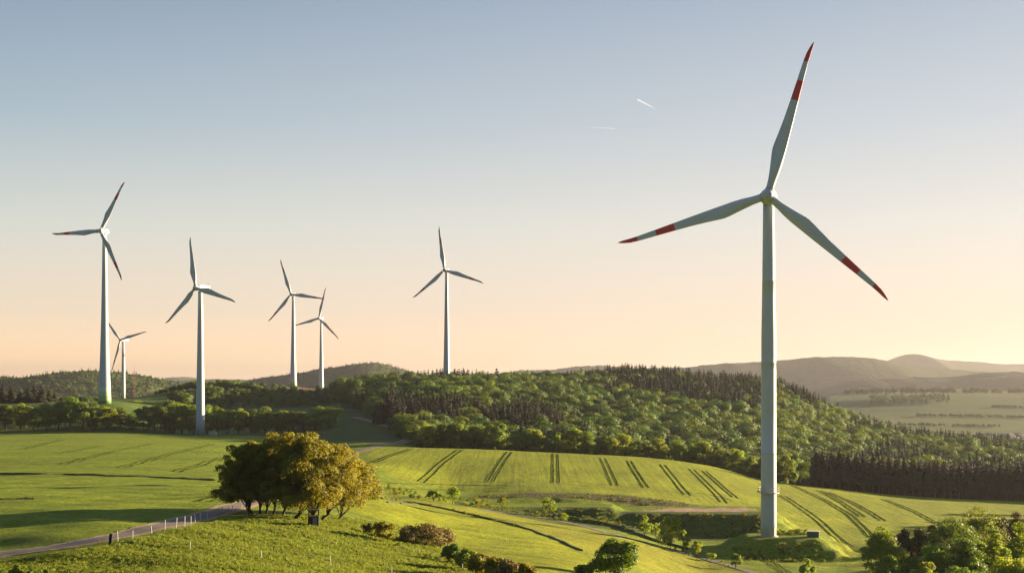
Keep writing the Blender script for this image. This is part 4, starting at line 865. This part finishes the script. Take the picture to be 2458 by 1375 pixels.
for i, (px, top, wp, mt_, Yt, lb) in enumerate(NR):
    top -= 14
    x, _ = W(px, Yt); z = gxy(x, Yt); H = Z(Yt, top) - z; Rr = wp / F * Yt / 2
    if mt_ == 'S':
        pr = tree_pair(700 + i, H, Rr * 1.5, H * .05, 50, 9000, .26, 'larch', .2, 6, (0, 0), 1.0, .3, topbias=3.4)
    else:
        pr = tree_pair(700 + i, H, Rr * 1.5, H * .05, 60, 13000, .26, mt_, .2, 8, (0, 0), 1.0, .25)
    place_pair('conifer' if mt_ == 'S' else 'broadleaf_tree', pr, (x, Yt, z - .2), 1, 0, lb, 'tree', 'near wood in the bottom right corner')

# ------------------------------------------------------------------ posts, hut, kiosks, mast, village, contrails
def post(px, yt, yb, wd, m, label, group, name='fence_post', y0=110, cat='post'):
    p = at(px, yb, y0); H = (yb - yt) / F * p.y
    mb = MB(); mb.tube([(0, 0, -0.3), (0, 0, H * .97), (0, 0, H)], [wd / 2, wd / 2, wd * .35], 8)
    o = mb.build(name, [M[m]], None, False); o.location = p; o.rotation_euler = (rnd.uniform(-.07, .07), rnd.uniform(-.08, .08), 0); tag(o, label, cat, group); return o
TP = [(283,1273,1302),(318,1273,1292),(364,1262,1281),(395.5,1247,1271),(423,1242,1266),(443,1238,1263),(458,1238,1258),(468,1234,1253),(481,1231,1250),(498,1228,1246),(535,1217,1229),(548,1215,1227),(558,1213,1226),(580,1211,1221)]
for i, (px, a, b) in enumerate(TP): post(px, a, b, .09, 'postwhite', f'white fence post, {ordinal(i)} from the left beside the farm track', 'white posts along the farm track')
for px, a, b, lb in [(456,1299,1321,'lone white post in the grass below the track posts'),(627.6,1322,1342,'white post in the grass below the left of the tree clump'),(794,1333,1360,'pale post in the grass below the right of the tree clump'),(940,1360,1380,'pale post at the bottom edge near the middle'),(1006.7,1317,1330,'first post beside the shaded ditch right of the brown bush'),(1054,1333,1348,'second post beside the shaded ditch, lower down'),(1110,1352,1369,'last post beside the shaded ditch near the low hedge'),(1056,1186,1196,'tiny white post between the two young trees')]:
    post(px, a, b, .085, 'postwhite', lb, None)
post(265, 1281, 1307, .42, 'darkwood', 'thick dark wooden post beside the farm track', None, 'wooden_post')
post(597, 1204, 1224, .4, 'darkwood', 'dark stump like post where the track passes behind the clump', None, 'wooden_post')
p = at(753, 1262, 140); e = empty('hunting_hut', p, R(4)); tag(e, 'small black wooden hut with open top standing under the tree clump', 'hut')
mb = MB(); mb.box((0, 0, .62), (1.35, 1.3, 1.3)); mb.build('cabin', [M['darkwood']], e)
for sx in (-1, 1):
    for sy in (-1, 1): mb = MB(); mb.box((sx * .6, sy * .58, 1.62), (.1, .1, .72)); mb.build('corner_post', [M['darkwood']], e)
mb = MB(); mb.box((0, 0, 2.03), (1.5, 1.45, .1)); mb.build('roof', [M['darkwood']], e)
mb = MB(); mb.box((0.18, -.668, .6), (.55, .03, 1.1)); mb.build('door', [M['grey']], e)
# kiosk by the tall turbine
p = at(1952, 1288, 250); e = empty('transformer_kiosk', p, R(-14)); tag(e, 'green transformer kiosk with pale flat roof beside the tall turbine', 'kiosk')
mb = MB(); mb.box((0, 0, .55), (2.6, 2.0, 1.3)); mb.build('cabinet', [M['kioskgreen']], e)
mb = MB(); mb.box((0, 0, 1.26), (2.85, 2.25, .12)); mb.build('roof', [M['concrete']], e)
for s in (-1, 1): mb = MB(); mb.box((s * .6, -1.012, .6), (1.0, .03, 1.0)); mb.build('door', [M['kioskgreen']], e)
p = at(512, 1044, 700); e = empty('transformer_kiosk', p, R(-20)); tag(e, 'beige transformer kiosk beside the turbine at the left field edge', 'kiosk')
mb = MB(); mb.box((0, 0, .9), (3.9, 2.6, 2.0)); mb.build('cabinet', [M['beige']], e)
mb = MB(); mb.box((0, 0, 1.96), (4.1, 2.8, .14)); mb.build('roof', [M['concrete']], e)
# lattice mast
x, _ = W(322.5, 1500); z = gxy(x, 1500); Hm = Z(1500, 878) - z; e = empty('lattice_mast', (x, 1500, z)); tag(e, 'thin red and white lattice mast right of the small distant turbine', 'mast')
mb = MB(); q = .55
for sx, sy in ((-1, -1), (1, -1), (1, 1), (-1, 1)): mb.tube([(sx * q, sy * q, -1), (sx * q * .8, sy * q * .8, Hm * .85)], [.12, .1], 5)
k = 0; hz_ = 0
while hz_ < Hm * .83:
    s = 1 if k % 2 else -1; mb.tube([(-s * q, -q, hz_), (s * q, -q, hz_ + 1.4)], [.06, .06], 4); mb.tube([(q, -s * q, hz_), (q, s * q, hz_ + 1.4)], [.06, .06], 4); hz_ += 1.4; k += 1
mb.build('lattice', [M['rust']], e); mb = MB(); mb.tube([(0, 0, Hm * .84), (0, 0, Hm)], [.16, .07], 6); mb.build('antenna', [M['rust']], e)
x, _ = W(2001, 6200); e = empty('radio_mast', (x, 6200, Z(6200, 861))); tag(e, 'tiny radio mast on the far brown ridge', 'mast')
mb = MB(); mb.tube([(0, 0, -5), (0, 0, 14)], [1.2, .8], 6); mb.build('mast_tower', [M['grey']], e)
# village
VH = [(2335,1056,12,0,'roof'),(2352,1060,10,1,'r'),(2372,1058,9,0,'r'),(2408,1058,11,0,'r'),(2425,1062,12,1,'r'),(2441,1057,11,0,'r'),(2452,1064,12,0,'r'),(2392,1064,9,1,'r')]
VL = ['leftmost house of the village in the valley','second small house of the valley village','third small house of the valley village','fourth house of the valley village near the right edge','house of the valley village next right of the fourth house','pale tall house of the valley village close to the right edge','last house of the valley village at the right edge','lowest house between the middle houses of the valley village']
for i, (px, py, wm, rf, _) in enumerate(VH):
    Yh = 1900 + (i % 3) * 20; x, _y = W(px, Yh); zb = max(gxy(x, Yh), Z(Yh, py)) ; e = empty('house', (x, Yh, zb), R(rnd.uniform(-30, 30))); tag(e, VL[i], 'house', 'houses of the valley village')
    mb = MB(); mb.box((0, 0, 2.2), (wm, 8, 6.4)); mb.build('wall', [M['render']], e)
    mb = MB(); h = 3.6; mb.add([(-wm/2-.4,-4.5,5.3),(wm/2+.4,-4.5,5.3),(wm/2+.4,4.5,5.3),(-wm/2-.4,4.5,5.3),(-wm/2-.4,0,5.3+h),(wm/2+.4,0,5.3+h)], [(0,1,5,4),(2,3,4,5),(0,4,3),(1,2,5),(3,2,1,0)]); mb.build('roof', [M['rooftile']], e)
    for s in (-1, 1):
        mb = MB(); mb.box((s * wm * .25, -4.02, 3.2), (1.3, .08, 1.5)); mb.build('window', [M['glass']], e)
# contrails: long thin ice clouds high up
def contrail_mat():
    m = bpy.data.materials.new('ice_cloud'); m.use_nodes = True; t = m.node_tree; N = t.nodes; L = t.links; N.clear()
    o = N.new('ShaderNodeOutputMaterial'); v = N.new('ShaderNodeVolumePrincipled'); v.inputs['Color'].default_value = (1, 1, 1, 1); v.inputs['Anisotropy'].default_value = 0.3
    tc = N.new('ShaderNodeTexCoord'); sx = N.new('ShaderNodeSeparateXYZ'); L.new(tc.outputs['Generated'], sx.inputs[0]); mp = N.new('ShaderNodeMath'); mp.operation = 'POWER'; mp.inputs[1].default_value = 1.3; L.new(sx.outputs['Z'], mp.inputs[0])
    mu = N.new('ShaderNodeMath'); mu.operation = 'MULTIPLY'; L.new(mp.outputs[0], mu.inputs[0]); mu.inputs[1].default_value = 0.0045; L.new(mu.outputs[0], v.inputs['Density']); L.new(v.outputs[0], o.inputs['Volume']); return m
cm_ = contrail_mat()
def contrail(p0, p1, r, label, D=42000):
    """from the fresh end p0 (dense) to the faded end p1, at cruising height"""
    h = 8000.0
    def wp(p): 
        Yp = h / ((HOR - p[1]) / F); return Vector(((p[0] - 1229) / F * Yp, Yp, h))
    a, b = wp(p0), wp(p1); d = a - b; L_ = d.length; mb = MB(); mb.tube([(0, 0, 0), (0, 0, L_ * .5), (0, 0, L_ * .97), (0, 0, L_)], [r * 1.4, r * 1.2, r, r * .5], 10)
    o = mb.build('contrail', [cm_], None, True); o.location = b; o.rotation_euler = d.to_track_quat('Z', 'Y').to_euler(); tag(o, label, 'contrail', 'contrails in the clear sky')
contrail((1530, 239), (1576, 263), 17, 'brightest short slanting contrail high in the sky left of the tall turbine')
contrail((1476, 309), (1405, 305), 13, 'faint nearly level contrail below and left of the slanting one')

# ------------------------------------------------------------------ grass tufts on the near slopes
gm = []
for k in range(4):
    r_ = np.random.RandomState(800 + k); n = 16; V_ = []; Fq = []
    for i in range(n):
        a = r_.uniform(0, 6.28); d = r_.uniform(0, .22); x, y = d * math.cos(a), d * math.sin(a); h = r_.uniform(.08, .24); b = r_.uniform(-.12, .12, 2); wq = .035; ca, sa = math.cos(a + 1.5) * wq, math.sin(a + 1.5) * wq
        o = len(V_); V_ += [(x - ca, y - sa, -.03), (x + ca, y + sa, -.03), (x + b[0] + ca * .3, y + b[1] + sa * .3, h), (x + b[0] - ca * .3, y + b[1] - sa * .3, h)]; Fq.append((o, o + 1, o + 2, o + 3))
    gm.append(mesh_np('grass_tuft', np.array(V_), np.array(Fq), [M['grassblade']]))
pts = []
TRX = [(p.x, p.y) for p in full[::3]]; TA = np.array(TRX)
gp = np.random.RandomState(9)
for _ in range(110000):
    Yg = 118 + 130 * gp.rand() ** 1.5; px = gp.uniform(-40, 1300); x, y = W(px, Yg)
    py_ = HOR - gxy(x, y) * F / y
    if py_ < np.interp(px, [0, 265, 500, 600, 800, 960, 1200], [1350, 1308, 1256, 1236, 1236, 1262, 1400]): continue
    if nz(x, y, .35, 1) + nz(x, y, .9, 2) * .7 < gp.uniform(-2.4, .8): continue
    if np.min(np.hypot(TA[:, 0] - x, TA[:, 1] - y)) < 2.6: continue
    pts.append((x, y, gxy(x, y), gp.uniform(.5, 1.25), gp.uniform(0, 6.28), int(gp.randint(4))))
stuff('grass', gm, pts, 'tussocky meadow grass on the near hill')

sp_ = [tree_pair(900 + i, 1.3, .9, 0, 9, 420, .16, 'leafhero' if i % 2 else 'leaf', .03, 2, clr=.45)[1] for i in range(4)]
pts = []
def scrub(n, a, b, y0, y1, s0, s1):
    for _ in range(n):
        px = gp.uniform(a, b); Yg = gp.uniform(y0, y1); x, y = W(px, Yg)
        if nz(x, y, .15, 4) < gp.uniform(-.9, .5): continue
        pts.append((x, y, gxy(x, y) - .1, gp.uniform(s0, s1), gp.uniform(0, 6.28), int(gp.randint(4))))
scrub(300, 1090, 1480, 344, 356, .25, .6); scrub(300, 1480, 1850, 341, 354, .25, .6); scrub(300, 1140, 1660, 376, 386, .22, .5); scrub(160, 930, 1180, 340, 372, .3, .9)
scrub(200, 1860, 1965, 318, 340, .3, .8); scrub(170, 1760, 1980, 298, 308, .25, .55)
for a_, y0_ in (([(915, 1196), (1000, 1208), (1100, 1228), (1250, 1264)], 160), ([(1330, 1240), (1400, 1250), (1500, 1270), (1600, 1312), (1760, 1362)], 220), ([(880, 1262), (940, 1290), (1000, 1322), (1060, 1350), (1100, 1372)], 130)):
    for p in world_path(a_, y0_):
        for q in range(3 if y0_ == 130 else 2):
            x, y = p.x + gp.normal() * (1.6 if y0_ == 130 else .7), p.y + gp.normal() * (1.6 if y0_ == 130 else .7)
            if gp.rand() < .6: pts.append((x, y, gxy(x, y) - .08, gp.uniform(.22, .6), gp.uniform(0, 6.28), int(gp.randint(4))))
stuff('scrub', sp_, pts, 'low scrub and weeds on the banks and along the ditches')

# ------------------------------------------------------------------ haze: one closed box of even air
hm = bpy.data.materials.new('haze'); hm.use_nodes = True; t = hm.node_tree; t.nodes.clear()
o_ = t.nodes.new('ShaderNodeOutputMaterial'); v_ = t.nodes.new('ShaderNodeVolumePrincipled'); v_.inputs['Color'].default_value = (0.38, 0.38, 0.43, 1); v_.inputs['Density'].default_value = 5.0e-5; v_.inputs['Anisotropy'].default_value = 0.45
t.links.new(v_.outputs[0], o_.inputs['Volume'])
mb = MB(); mb.box((0, 9000, -5), (56000, 24000, 360)); hz = mb.build('haze', [hm]); tag(hz, 'warm evening haze over the hills', None, None, 'stuff')
